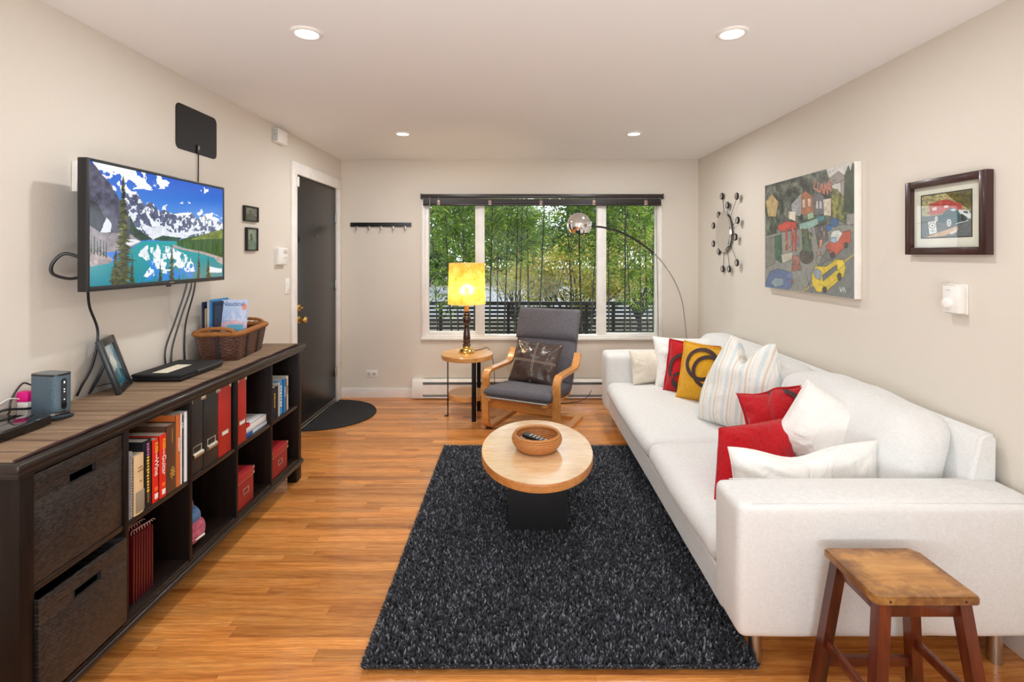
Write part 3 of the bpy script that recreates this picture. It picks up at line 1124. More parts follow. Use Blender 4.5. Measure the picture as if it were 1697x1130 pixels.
# ------------------------------------------------------------------ on the left wall
LW = R(90)   # local x -> +y (away from the camera), local -y -> out of the wall


def on_left(name, label, cat, y, z, d=0.0, group=None):
    return thing(name, label, cat, (XL + d, y, z), LW, group)


def on_right(name, label, cat, y, z, d=0.0, group=None):
    return thing(name, label, cat, (XR - d, y, z), -LW, group)


# television
TY0, TY1, TZ0, TZ1 = 1.872, 2.750, 1.310, 1.8187
TX = -1.62
tvw, tvh = TY1 - TY0, TZ1 - TZ0
tv = on_left('television', 'flat screen television on the left wall showing a mountain lake', 'television', (TY0 + TY1) / 2, TZ0)
dp = TX - XL
MB().rb2((-tvw / 2, -dp, 0), (tvw / 2, -dp + .035, tvh), .003).build('housing', M['black'], tv)
bz = ring(MB(), -tvw / 2, tvw / 2, 0, tvh, .0125, -dp - .004, -dp + .004, .020).build('bezel', M['dark_bezel'], tv)
MB().rb2((-tvw / 2 + .08, -dp + .035, .03), (tvw / 2 - .08, -dp + .062, tvh * .55), .006).build('back_cover', M['black'], tv)
MB().rb2((-.11, -.022, .14), (.11, 0, .36), .003).rb2((-.04, -dp + .05, .2), (.04, -.02, .3), .004).build('wall_mount', M['black_metal'], tv)
MB().rbox((.0, -dp - .003, -.004), (.03, .006, .008), .002).build('sensor', M['black'], bz)
MB().rbox((.02, -dp - .0045, .010), (.03, .001, .004), .0003).build('badge', M['steel'], bz)

tvq = [(65, 75), (1118, 308), (1118, 1000), (65, 1065)]
im = Img(440, 254, (60, 125, 215), tvq)
sky = im.mask([(0, 0), (1300, 0), (1300, 1300), (0, 1300)])
im.grad(im.mask([(60, 60), (1130, 300), (1130, 600), (60, 700)]), (28, 92, 200), (120, 178, 238))
snow_ = vnoise(254, 440, (20, 34), 77, 4)
cl = vnoise(254, 440, (7, 12), 31, 6)
m = im.mask([(65, 40), (620, 180), (660, 300), (420, 300), (360, 330), (200, 300), (100, 100)]) & (cl > .44)
im.put(m, (246, 248, 252), .05)
for c, rx, ry in (((640, 258), 45, 22), ((825, 428), 36, 22), ((680, 470), 40, 30), ((930, 490), 22, 18), ((975, 318), 26, 12), ((540, 280), 30, 10), ((1030, 535), 60, 20)):
    mm = im.mask([(c[0] + rx * 1.3 * math.cos(a), c[1] + ry * 1.3 * math.sin(a)) for a in np.linspace(0, 6.28, 20)], 18) & (cl + .25 * snow_ > .55)
    im.put(mm, (244, 247, 252), .06)
rock = vnoise(254, 440, (22, 40), 41, 5)
snow = vnoise(254, 440, (30, 55), 43, 5)
mt = im.mask([(330, 400), (350, 330), (400, 312), (440, 330), (470, 380), (500, 430), (520, 405), (560, 405), (590, 450), (615, 480), (650, 465), (690, 485), (720, 500), (760, 492), (800, 500), (850, 482), (880, 500), (905, 545), (945, 510), (975, 520), (1000, 550), (1060, 540), (1118, 580), (1118, 650), (760, 700), (560, 700), (330, 660)], 5)
im.put(mt, (88, 94, 124), .35, tex=rock)
im.put(mt & (snow > .55), (232, 236, 246), .05)
im.poly([(470, 560), (560, 600), (640, 590), (700, 640), (780, 650), (900, 640), (1000, 640), (760, 690), (560, 690), (480, 600)], (226, 230, 240), .12, rough=10, tex=rock)
im.poly([(350, 330), (380, 315), (436, 322), (430, 345), (380, 340)], (250, 250, 255))
im.poly([(500, 430), (540, 520), (600, 590), (560, 600), (510, 500)], (236, 238, 246), rough=6)
im.poly([(720, 500), (800, 490), (870, 490), (860, 505), (760, 515)], (246, 248, 252))
im.poly([(980, 520), (1050, 525), (1100, 548), (1040, 552), (990, 535)], (250, 250, 252))
im.poly([(65, 85), (110, 110), (150, 165), (210, 235), (270, 330), (330, 420), (380, 520), (430, 600), (500, 660), (460, 720), (65, 720)], (84, 84, 104), .45, rough=6, tex=rock)
im.poly([(65, 380), (140, 420), (200, 540), (150, 630), (65, 600)], (46, 48, 62), .5, rough=9, tex=rock)
im.poly([(200, 520), (240, 570), (230, 640), (150, 640)], (226, 228, 236), rough=6)
im.poly([(65, 580), (160, 640), (300, 650), (400, 660), (470, 715), (340, 790), (65, 800)], (150, 140, 146), .25, rough=4, tex=rock)
im.poly([(340, 700), (420, 690), (470, 712), (390, 745), (340, 760)], (230, 230, 236), rough=5)
im.poly([(380, 500), (430, 600), (560, 690), (470, 706), (380, 640)], (54, 70, 60), .3, rough=6, tex=rock)
im.poly([(560, 700), (640, 668), (720, 680), (790, 688), (760, 715), (640, 712)], (44, 74, 56), .3)
lake = im.mask([(480, 712), (760, 715), (1118, 880), (1118, 1010), (65, 1080), (65, 905), (240, 880), (360, 790)])
im.grad(lake, (28, 158, 160), (0, 128, 146))
rf = vnoise(254, 440, (20, 44), 47, 5)
im.put(im.mask([(460, 790), (540, 730), (700, 760), (860, 850), (900, 960), (820, 960), (740, 900), (680, 980), (600, 940), (560, 1000), (490, 990), (560, 890), (450, 830)], 8) & (rf > .46), (232, 238, 244), .1)
im.put(im.mask([(540, 860), (640, 880), (600, 1010), (450, 1030), (480, 960)], 6) & (rf < .5), (36, 132, 208))
im.put(im.mask([(740, 930), (900, 900), (920, 1010), (560, 1040), (640, 960)], 6) & (rf < .55), (30, 128, 210))
im.put(im.mask([(1010, 920), (1110, 940), (1110, 970), (1010, 965)], 4), (226, 234, 240))
im.poly([(65, 765), (160, 790), (250, 850), (230, 880), (65, 908)], (158, 142, 142), .35, tex=snow)
im.poly([(720, 740), (800, 770), (960, 800), (1118, 850), (1118, 905), (1070, 880), (1050, 850), (940, 815), (800, 785), (720, 765)], (178, 162, 156), .15)
im.poly([(750, 715), (820, 690), (960, 665), (1118, 622), (1118, 850), (960, 800), (830, 775), (750, 745)], (52, 84, 34), .5, tex=vnoise(254, 440, (8, 90), 53, 3))
im.poly([(960, 665), (1118, 622), (1118, 700), (1010, 700), (850, 705)], (110, 124, 46), .35)


def fir(x, y0, y1, hw, seed, col=(48, 56, 30)):
    rs = np.random.RandomState(seed)
    im.line([(x, y0), (x, y1)], 1.5, (60, 46, 30))
    for i in range(int((y1 - y0) / 7)):
        t = i * 7 / (y1 - y0); yy = y0 + i * 7
        for s in (-1, 1):
            wd = hw * (.10 + .9 * t) * (.35 + .8 * rs.rand()) * (1.25 if rs.rand() < .2 else 1)
            c = np.array(col) * (.6 + .9 * rs.rand())
            dr = 6 + 14 * rs.rand()
            im.poly([(x, yy - 5), (x + s * wd * .6, yy + dr * .5), (x + s * wd, yy + dr), (x + s * wd * .5, yy + dr + 5), (x, yy + 12)], c, .6, rough=3)


for i, xx in enumerate((80, 105, 130, 152, 176, 196)):
    fir(xx, 660 + 12 * i, 800 + 6 * i, 12, 60 + i, (36, 48, 36))
fir(330, 200, 1060, 95, 1, (66, 66, 38))
fir(270, 780, 1060, 60, 9, (60, 60, 30))
fir(400, 820, 1045, 26, 2); fir(620, 870, 1030, 20, 3); fir(712, 745, 1022, 34, 4); fir(925, 800, 1006, 22, 5); fir(1000, 838, 1004, 24, 6); fir(770, 985, 1020, 12, 7)
M['screen'] = print_mat('lit_screen', 0.12, 1.0)
print_mesh('screen', im.a, tvw - .025, tvh - .0325, M['screen'], tv, (0, -dp - .0012, tvh / 2 + .00375))

wp = on_left('wall_plate', 'white wall plate half hidden behind the upper left of the television', 'wall plate', 2.03, 1.765)
MB().rb2((-.045, -.022, -.062), (.04, 0, .062), .004).build('cover', M['white_plastic'], wp)
MB().rb2((-.012, -.026, -.03), (.012, -.020, .03), .002).build('socket', M['grey_plastic'], wp)

# antenna
an = on_left('flat_antenna', 'thin black rounded square antenna on the wall above the television', 'antenna', 2.764, 2.128)
pl = [(x + sx * .145, z + sz * .09) for (sx, sz, a0) in ((1, 1, 0), (-1, 1, 90), (-1, -1, 180), (1, -1, 270)) for x, z in arc2((0, 0), .03, a0, a0 + 90, 6)]
MB().prism(pl, 1, -.004, -.0005).build('panel', M['black_matte'], an)
MB().rb2((-.012, -.012, -.118), (.014, -.004, -.07), .003).build('cable_clip', M['black'], an)
MB().tube(spline([(.0, -.008, -.116), (.003, -.006, -.25), (.0, -.006, -.36), (.0, -.01, -.55)]), .0032, 6).build('cable', M['black'], an)

# small pictures
for (label, y, z, w, h, sd, cols) in (
        ('small black framed landscape print, upper of the two beside the door', 3.308, 1.718, .170, .102, 1, ((150, 150, 140), (90, 90, 84))),
        ('small black framed portrait print, lower of the two beside the door', 3.318, 1.550, .138, .155, 2, ((168, 178, 164), (110, 128, 112)))):
    r = on_left('picture_frame', label, 'picture', y, z, group='small framed prints by the door')
    ring(MB(), -w / 2, w / 2, -h / 2, h / 2, .009, -.020, 0).build('frame', M['black'], r)
    q = Img(60, 60, cols[0]); q.put(np.ones((60, 60), bool), cols[0], .25, cols[1], q.n1); q.poly([(0, .6), (.4, .45), (1, .65), (1, 1), (0, 1)], cols[1], .3)
    q.poly([(.3, .3), (.5, .2), (.62, .5), (.4, .6)], (96, 92, 88), .3)
    print_mesh('print', q.a, w - .016, h - .016, print_mat('small_print', .15, 0, .6), r, (0, -.010, 0))
    MB().b2((-w / 2 + .005, -.007, -h / 2 + .005), (w / 2 - .005, -.001, h / 2 - .005)).build('backing', M['black_matte'], r, None)

th = on_left('wall_thermostat', 'white programmable thermostat between the small prints and the door', 'thermostat', 3.72, 1.435)
MB().rb2((-.075, -.008, -.065), (.075, 0, .065), .003).build('wall_plate', M['white_plastic'], th)
th = MB().rb2((-.070, -.032, -.062), (.072, -.008, .062), .006).build('body', M['white_plastic'], th)
MB().rb2((.005, -.0335, .018), (.06, -.031, .046), .001).build('display', M['grey_plastic'], th)
for x in (.01, .03, .05): MB().rbox((x, -.033, -.01), (.012, .004, .006), .001).build('button', M['grey_plastic'], th)

sw = on_left('light_switch', 'white rocker light switch beside the door casing', 'switch', 3.845, 1.203)
sw = MB().rb2((-.036, -.007, -.060), (.036, 0, .060), .003).build('plate', M['white_plastic'], sw)
MB().rb2((-.017, -.011, -.034), (.017, -.006, .034), .002).build('rocker', M['trim'], sw)

al = on_left('alarm_box', 'white alarm box high on the left wall near the ceiling', 'alarm', 3.70, 2.318)
MB().rb2((-.085, -.045, -.05), (.06, 0, .05), .004).build('body', M['white_plastic'], al)
MB().rb2((-.087, -.040, -.045), (-.084, -.004, .045), .001).build('grille', M['grey_plastic'], al)
MB().rbox((-.088, -.022, .005), (.003, .006, .006), .001).build('button', M['dark_bezel'], al)

ds = on_left('door_sensor', 'small white door sensor at the top corner of the black door', 'sensor', 3.99, 2.03)
MB().rb2((-.022, -.032, -.038), (-.001, -.018, .04), .003).build('magnet', M['white_plastic'], ds)
MB().rb2((.002, -.026, -.038), (.02, .003, .042), .003).build('body', M['white_plastic'], ds)

# cables below the television
cb = MB().tube(spline([(-1.70, 1.93, 1.42), (-1.715, 1.985, 1.33), (-1.735, 2.02, 1.24), (-1.735, 2.06, 1.13), (-1.74, 2.04, 1.0), (-1.755, 2.005, .92), (-1.765, 1.995, .884)]), .005, 7).build('power_cable', M['black'])
tag(cb, 'black cable hanging from the left end of the television to the cabinet', 'cable', 'cables on the left wall')
for i, (label, p) in enumerate((
        ('black cable under the right end of the television, leftmost of the three', [(-1.70, 2.56, 1.36), (-1.71, 2.57, 1.28), (-1.745, 2.545, 1.12), (-1.765, 2.50, .98), (-1.765, 2.50, .88)]),
        ('black cable under the right end of the television, middle of the three', [(-1.70, 2.59, 1.36), (-1.70, 2.595, 1.28), (-1.74, 2.585, 1.14), (-1.765, 2.55, .98), (-1.766, 2.54, .88)]),
        ('black cable under the right end of the television, running behind the wicker basket', [(-1.70, 2.63, 1.36), (-1.71, 2.635, 1.26), (-1.755, 2.64, 1.1), (-1.768, 2.645, .98), (-1.768, 2.65, .88)]))):
    o = MB().tube(spline(p), .0042, 7).build('video_cable', M['black'])
    tag(o, label, 'cable', 'cables on the left wall')
o = MB().tube(spline([(-1.665, 1.90, 1.44), (-1.70, 1.87, 1.455), (-1.73, 1.855, 1.42), (-1.735, 1.86, 1.38), (-1.70, 1.89, 1.36), (-1.665, 1.92, 1.37)]), .006, 7).build('cable_loop', M['black'])
tag(o, 'loop of black cable sticking out behind the left edge of the television', 'cable', 'cables on the left wall')

# ------------------------------------------------------------------ back wall
cr = thing('coat_rack', 'black wall coat rack with metal hooks left of the window', 'coat rack', (-1.372, YB, 1.746))
rl = MB().rb2((-.306, -.018, -.021), (.306, 0, .021), .003).build('rail', M['black'], cr)
for i in range(5):
    x = -.242 + i * .1215
    m = MB(); m.rb2((x - .011, -.021, -.046), (x + .011, -.017, -.016), .002)
    m.tube(spline([(x, -.019, -.04), (x, -.03, -.056), (x, -.046, -.05), (x, -.05, -.036)]), .005, 8)
    m.build('hook', M['steel'], rl)
ou = thing('power_outlet', 'white outlet plate low on the wall left of the heater', 'outlet', (-1.467, YB, .245))
ou = MB().rb2((-.058, -.006, -.034), (.058, 0, .034), .002).build('plate', M['white_plastic'], ou)
for x in (-.025, .025):
    MB().rb2((x - .017, -.009, -.015), (x + .017, -.005, .015), .002).build('socket', M['grey_plastic'], ou)

ht = thing('baseboard_heater', 'long white electric baseboard heater under the window', 'heater', (0, YB, 0))
hx0, hx1 = px2x(683, 4.95), 1.62
prof = [(0, .012), (-.055, .012), (-.055, .020), (-.050, .022), (-.050, .046), (-.068, .052), (-.068, .058)]
MB().prism([(-.014, .012), (-.060, .012), (-.060, .026), (-.014, .026)], 0, hx0, hx1).build('bottom_rail', M['white_plastic'], ht)
MB().prism([(-.070, .052), (-.070, .148), (-.064, .148), (-.064, .052)], 0, hx0 + .002, hx1).build('front_cover', M['white_plastic'], ht)
MB().prism([(0, .168), (-.040, .168), (-.064, .172), (-.064, .178), (-.045, .197), (0, .197)], 0, hx0, hx1).build('top_cover', M['white_plastic'], ht)
MB().prism([(0, .012), (-.012, .012), (-.012, .197), (0, .197)], 0, hx0, hx1).build('back_plate', M['grey_plastic'], ht)
for xa, xb in ((hx0 - .002, hx0 + .105), (hx1 - .1, hx1)):
    MB().prism([(0, .010), (-.060, .010), (-.072, .050), (-.072, .165), (-.050, .198), (0, .198)], 0, xa, xb).build('end_cover', M['white_plastic'], ht)
m = MB()
for i in range(150):
    x = hx0 + .12 + i * (hx1 - hx0 - .25) / 150
    m.b2((x, -.058, .06), (x + .0012, -.014, .14))
m.build('fins', plain('heater_fins', C8(120, 114, 106), .5, .8), ht, None)['kind'] = 'stuff'

# blind
bl = thing('window_blind', 'dark brown blind drawn up at the top of the window', 'blind', (0, YB, 0))
M['blind'] = plain('dark_brown_blind', C8(46, 38, 36), .35)
bx0, bx1 = -.958, 1.456
MB().rb2((bx0, -.06, 2.012), (bx1, -.014, 2.048), .003).build('headrail', M['blind'], bl)
for x in (bx0, bx1): MB().rb2((x - .006, -.066, 2.0), (x + .006, -.012, 2.052), .003).build('end_bracket', M['blind'], bl)
m = MB()
for i in range(13):
    z = 1.953 + i * .0036
    m.b2((bx0 + .02, -.062, z), (bx1 - .02, -.016, z + .0028))
m.build('slat_stack', M['blind'], bl, None)['kind'] = 'stuff'
MB().rb2((bx0 + .018, -.064, 1.934), (bx1 - .018, -.014, 1.951), .004).build('bottom_rail', M['blind'], bl)
M['clip'] = plain('clear_clip', C8(150, 128, 116), .2)
for px in (727, 812, 896.5, 984, 1070):
    x = px2x(px, 4.97)
    MB().rb2((x - .016, -.069, 1.936), (x + .016, -.063, 1.986), .003).tube([(x, -.062, 1.98), (x, -.058, 2.02)], .002, 5).build('clip', M['clip'], bl)
cordx = px2x(1088, 4.96)
MB().tube(spline([(cordx - .005, -.066, 2.02), (cordx, -.066, 1.6), (cordx + .012, -.062, 1.0), (cordx + .022, -.06, .45)]), .0026, 6).build('pull_cord', M['black'], bl)
wx = px2x(712, 4.95)
MB().cyl((wx, -.07, 2.02), (wx, -.07, 1.45), .0035).build('tilt_wand', plain('clear_wand', C8(150, 150, 140), .1), bl)

# ------------------------------------------------------------------ right wall
mr = on_right('sunburst_mirror', 'round mirror ringed by small discs on wires', 'mirror', 4.36, 1.643)
mr.rotation_euler = (0, 0, -LW - R(3.5))
M['mirror'] = plain('mirror_glass', C8(225, 225, 222), .02, 1.0)
MB().lathe([(0, 0), (.165, 0), (.18, .004), (.178, .012), (.170, .016), (0, .016)], 48, mat=Matrix.Translation((0, -.012, 0)) @ Matrix.Rotation(R(90), 4, 'X')).build('glass', M['mirror'], mr, 10)
MB().lathe([(0, 0), (.12, 0), (.12, .012), (0, .012)], 24, mat=Matrix.Rotation(R(90), 4, 'X')).build('backing', M['black_metal'], mr)
for (qx, qy) in ((143, 264), (233, 264), (177, 310), (122, 360), (238, 388), (92, 415), (225, 474), (92, 508), (124, 548), (233, 606), (147, 638), (186, 638)):
    px, py = 1150 + qx / 3.102, 240 + qy / 3.102
    X = XR - .02
    Y = 825 * X / (px - 857); Z = CAM_Z - (py - 420) * Y / 825
    lx, lz = 4.36 - Y, Z - 1.643
    d = Vector((lx, 0, lz)).normalized() * .12
    MB().lathe([(0, 0), (.026, 0), (.030, .006), (.029, .014), (.024, .017), (.023, .013), (0, .013)], 20, mat=Matrix.Translation((lx, -.012, lz)) @ Matrix.Rotation(R(90), 4, 'X')).build('disc', M['black'], mr)
    dsc = mr.children[-1] if False else bpy.data.objects[COL.objects[-1].name]
    MB().lathe([(0, .0135), (.0225, .0135), (.0225, .0145), (0, .0145)], 20, mat=Matrix.Translation((lx, -.012, lz)) @ Matrix.Rotation(R(90), 4, 'X')).build('disc_mirror', M['mirror'], dsc)
    MB().tube([d + Vector((0, -.008, 0)), (lx, -.014, lz)], .0022, 6).build('wire', M['black_metal'], mr)

# canvas
cv = on_right('canvas_painting', 'unframed canvas painting of a crowded cartoon street with a yellow car', 'painting', (3.59 + 2.637) / 2, 1.579)
cw, ch = .953, .732
MB().rb2((-cw / 2, -.04, -ch / 2), (cw / 2, -.001, ch / 2), .003).build('stretcher', plain('canvas_edge', C8(240, 236, 228), .8), cv)
im = Img(300, 230, (120, 124, 118), [(85, 225), (780, 30), (780, 1100), (80, 1020)])
im.put(np.ones((230, 300), bool), (128, 132, 126), .12)
_poly = im.poly


def outlined(pts, col, nz=0.0, col2=None, rough=0.0, tex=None):
    _poly(pts, col, max(nz, .14), col2, rough, tex)
    if len(pts) < 26: im.line(list(pts) + [pts[0]], .9, np.array(col) * .42)


im.poly = outlined
im.poly([(80, 220), (600, 80), (640, 260), (640, 520), (80, 620)], (40, 46, 42), .5, (92, 98, 86), tex=vnoise(230, 300, (16, 20), 9, 4))
im.poly([(560, 85), (790, 20), (790, 460), (700, 480), (610, 240)], (206, 206, 200), .05)
im.poly([(590, 160), (660, 110), (716, 150), (716, 185), (600, 215)], (140, 134, 126), .1)
im.poly([(676, 180), (705, 175), (700, 320), (676, 330)], (150, 146, 138))
im.poly([(600, 240), (650, 250), (690, 300), (730, 420), (730, 520), (610, 470)], (84, 94, 72), .35, (130, 130, 60))
im.poly([(705, 140), (735, 60), (750, 110), (768, 40), (785, 70), (785, 440), (700, 420)], (56, 66, 54), .3)
im.poly([(720, 440), (785, 430), (785, 530), (720, 540)], (150, 150, 146), .1)
im.poly([(80, 620), (160, 600), (560, 520), (800, 520), (800, 1110), (80, 1030)], (134, 136, 130), .10)
im.poly([(560, 720), (790, 560), (790, 1110), (380, 1070)], (112, 116, 116), .08)
im.poly([(90, 350), (140, 290), (190, 350), (170, 465), (110, 465)], (186, 158, 104), .2)
im.poly([(290, 370), (370, 280), (380, 400), (360, 460), (300, 450)], (160, 160, 166), .2)
im.poly([(370, 290), (400, 262), (440, 290), (470, 300), (470, 440), (370, 450)], (170, 104, 70), .15)
for (x, y) in ((388, 360), (430, 350)): im.poly([(x - 10, y - 30), (x + 12, y - 34), (x + 12, y + 34), (x - 10, y + 34)], (214, 196, 176))
im.poly([(455, 300), (490, 265), (545, 300), (545, 440), (470, 450)], (104, 104, 110), .15)
for x in (492, 518): im.poly([(x - 9, 350), (x, 332), (x + 10, 350), (x + 10, 400), (x - 9, 400)], (206, 204, 206))
im.poly([(540, 325), (600, 315), (600, 455), (545, 450)], (220, 208, 186), .1)
im.poly([(270, 425), (326, 420), (322, 500), (270, 480)], (226, 216, 194), .06)
im.poly([(415, 440), (462, 425), (466, 470), (420, 488)], (160, 190, 150), .1)
im.poly([(350, 520), (430, 495), (500, 470), (500, 520), (420, 560), (360, 570)], (136, 176, 164), .15)
im.poly([(490, 460), (550, 450), (545, 490), (500, 500)], (70, 130, 150), .15)
im.ell((520, 555), 26, 22, (226, 196, 70)); im.ell((578, 548), 26, 24, (50, 100, 180))
im.poly([(180, 540), (250, 500), (330, 505), (330, 560), (200, 580)], (198, 60, 50), .15)
for x in (245, 290, 316): im.poly([(x, 560), (x + 16, 560), (x + 14, 730), (x, 730)], (186, 58, 50), .15)
im.poly([(160, 620), (215, 600), (215, 830), (165, 800)], (52, 84, 60), .4)
im.poly([(90, 640), (160, 620), (160, 830), (90, 870)], (118, 116, 108), .2)
im.poly([(210, 760), (300, 740), (290, 800), (220, 830)], (188, 182, 164), .08)
im.ell((408, 770), 56, 60, (78, 70, 64), .3); im.poly([(370, 560), (440, 560), (450, 730), (380, 740)], (70, 90, 66), .4)
im.poly([(300, 770), (345, 765), (365, 880), (290, 890)], (150, 96, 88), .4)
im.poly([(470, 540), (560, 520), (580, 640), (500, 700)], (96, 92, 90), .4)
im.poly([(512, 640), (532, 636), (526, 700), (508, 700)], (214, 150, 120))
im.ell((626, 505), 34, 36, (64, 98, 150), .15, 0.6)
im.line([(780, 750), (370, 1055)], 2.6, (196, 166, 80))
# red pickup
im.poly([(555, 690), (600, 650), (690, 580), (748, 560), (752, 650), (640, 760), (600, 760)], (192, 82, 62), .12)
im.poly([(595, 610), (615, 570), (660, 560), (690, 590), (650, 650), (600, 655)], (220, 222, 220), .05)
im.poly([(598, 625), (640, 620), (640, 668), (598, 655)], (150, 186, 210)); im.ell((716, 680), 15, 24, (60, 58, 58)); im.ell((612, 760), 20, 24, (60, 58, 58))
# yellow wagon with bicycle on the roof
im.poly([(450, 920), (480, 845), (560, 850), (640, 790), (690, 790), (712, 850), (700, 920), (560, 1045), (490, 1050), (452, 990)], (220, 192, 56), .12)
im.poly([(462, 880), (490, 866), (524, 890), (516, 960), (470, 930)], (134, 150, 170)); im.poly([(530, 920), (640, 835), (648, 870), (536, 965)], (96, 104, 112))
im.poly([(640, 800), (690, 790), (706, 830), (650, 880)], (238, 210, 60)); im.ell((664, 926), 16, 30, (60, 58, 58)); im.ell((548, 1030), 18, 24, (60, 58, 58))
for c in ((515, 800), (590, 760)):
    im.line([(c[0] + 34 * math.cos(a), c[1] + 40 * math.sin(a)) for a in np.linspace(0, 6.28, 16)], 1.2, (70, 70, 70))
im.line([(515, 800), (550, 740), (590, 760)], 1.4, (80, 80, 80))
# blue car
im.poly([(80, 1000), (120, 900), (180, 872), (250, 890), (295, 910), (300, 990), (270, 1035), (80, 1025)], (84, 102, 146), .12)
im.poly([(125, 985), (160, 945), (225, 950), (225, 1000), (160, 1020)], (130, 150, 160)); im.ell((272, 925), 24, 26, (100, 118, 164)); im.ell((294, 970), 8, 14, (180, 70, 60))
im.line([(400, 900), (450, 1060)], 1.8, (80, 80, 84))
# passers-by, bicycles and small shop details
rsd = np.random.RandomState(12)
for k2 in range(46):
    x = 250 + 300 * rsd.rand(); y = 540 + 210 * rsd.rand()
    cl2 = [(150, 70, 60), (70, 90, 120), (180, 160, 110), (60, 80, 60), (110, 100, 120), (200, 190, 170)][rsd.randint(6)]
    im.line([(x, y), (x + 6 * rsd.randn(), y + 16 + 14 * rsd.rand())], 1.6 + 1.6 * rsd.rand(), cl2)
for c in ((308, 850), (346, 856)):
    im.line([(c[0] + 16 * math.cos(a), c[1] + 20 * math.sin(a)) for a in np.linspace(0, 6.28, 14)], .9, (60, 60, 60))
for k2 in range(90):
    x = 100 + 520 * rsd.rand(); y = 110 + 330 * rsd.rand() - .12 * x
    im.line([(x, y + 60), (x + 8 * rsd.randn(), y + 66 + 6 * rsd.rand())], 1.2, (112, 118, 104) if rsd.rand() < .5 else (30, 36, 32))
for k2 in range(9):
    im.line([(100 + 60 * k2, 870 - 26 * k2), (130 + 60 * k2, 900 - 20 * k2)], .8, (96, 96, 92))
im.line([(540, 915), (648, 838)], .9, (90, 80, 40)); im.line([(500, 985), (560, 1010), (700, 900)], .9, (140, 120, 40)); im.line([(520, 850), (520, 830), (640, 770)], 1.0, (70, 70, 60))
# block letters of the roof sign
S = (214, 122, 104)
for seg in ([(480, 180), (466, 240), (490, 252)], [(502, 195), (494, 262), (512, 268), (524, 205)], [(520, 276), (532, 210), (540, 280), (552, 215)], [(548, 285), (560, 215), (572, 288)], [(575, 285), (574, 205), (596, 215), (580, 245), (604, 250)], [(598, 262), (590, 180), (578, 196)]):
    im.line(seg, 2.4, S)
im.line([(668, 1010), (676, 1045), (690, 1010)], 1.8, (196, 214, 214)); im.line([(696, 1045), (698, 1010), (712, 1045)], 1.8, (196, 214, 214)); im.line([(668, 1028), (686, 1030)], 1.4, (196, 214, 214))
im.a = im.a * .80 + .20 * np.array([.70, .70, .66])  # light grey blended in: surface sheen painted as haze
print_mesh('painted_front', im.a, cw - .004, ch - .004, print_mat('canvas_paint', .45, 0, .25), cv, (0, -.0405, 0))

# framed photograph
fp = on_right('framed_photo', 'dark mahogany framed photo of a vintage car with a wide cream mat', 'picture', 2.106, 1.615)
fw, fh = .40, .33
M['mahogany'] = wood('mahogany_frame', C8(44, 22, 20), C8(62, 34, 32), C8(76, 44, 40), 'Z', 1.5, .3, .1, lines=.2)
ring(MB(), -fw / 2, fw / 2, -fh / 2, fh / 2, .032, -.032, -.001).build('frame', M['mahogany'], fp)
MB().b2((-fw / 2 + .02, -.012, -fh / 2 + .02), (fw / 2 - .02, -.002, fh / 2 - .02)).build('mat_board', plain('cream_mat', C8(234, 228, 212), .8), fp, None)
ring(MB(), -.130, .122, -.093, .100, .004, -.0145, -.0118).build('mat_edge', M['black_matte'], fp)
im = Img(150, 116, (150, 150, 140), [(252, 375), (868, 275), (875, 885), (262, 908)])
im.put(np.ones((116, 150), bool), (150, 146, 120), .35, (190, 170, 110))
im.poly([(540, 330), (870, 280), (870, 540), (720, 480)], (150, 130, 50), .5, (60, 58, 40))
im.poly([(350, 480), (470, 430), (560, 410), (750, 470), (750, 560), (350, 620)], (186, 70, 60), .2)
im.ell((482, 455), 24, 30, (206, 90, 80)); im.poly([(385, 520), (440, 510), (440, 550), (385, 560)], (226, 206, 196)); im.poly([(530, 490), (580, 485), (580, 515), (530, 520)], (216, 206, 196))
im.poly([(255, 640), (420, 620), (880, 560), (880, 910), (255, 910)], (96, 100, 104), .25)
im.poly([(690, 545), (820, 545), (865, 600), (860, 660), (740, 640)], (230, 232, 234)); im.poly([(760, 560), (815, 556), (835, 590), (780, 590)], (90, 96, 100))
im.poly([(420, 640), (500, 610), (560, 550), (620, 520), (690, 530), (730, 600), (820, 680), (740, 730), (640, 740), (600, 690), (560, 720), (430, 700)], (58, 84, 92), .25)
im.poly([(600, 545), (650, 530), (685, 545), (640, 562)], (214, 222, 226)); im.line([(680, 725), (830, 680)], 2, (220, 222, 222)); im.poly([(740, 590), (820, 640), (800, 690), (740, 700)], (36, 40, 44), .2)
for c, rx, ry in (((592, 712), 28, 46), ((436, 665), 18, 34)):
    im.ell(c, rx, ry, (232, 232, 230)); im.ell(c, rx * .6, ry * .6, (80, 84, 86)); im.ell(c, rx * .35, ry * .35, (226, 226, 226))
im.poly([(380, 870), (690, 755), (710, 800), (540, 880), (300, 905)], (206, 170, 136), .12); im.poly([(600, 840), (690, 790), (690, 830), (620, 865)], (226, 214, 204))
im.poly([(338, 705), (428, 690), (445, 840), (356, 862)], (238, 238, 236))
for rr in (38, 30): im.line([(390 + rr * math.cos(a), 750 + rr * 1.1 * math.sin(a)) for a in np.linspace(0, 6.28, 18)], .9, (60, 60, 60))
im.ell((390, 750), 10, 12, (90, 90, 90))
for k, seg in enumerate(([(370, 812), (382, 810), (382, 832), (370, 834), (370, 812)], [(388, 834), (388, 810), (398, 809), (398, 820), (388, 822)], [(414, 806), (404, 808), (405, 830), (415, 828)], [(405, 819), (413, 818)], [(420, 828), (420, 806), (432, 826), (431, 804)])):
    im.line(seg, .8, (30, 30, 30))
print_mesh('photo', im.a, .244, .186, print_mat('photo_print', .3), fp, (-.004, -.0128, .0035))
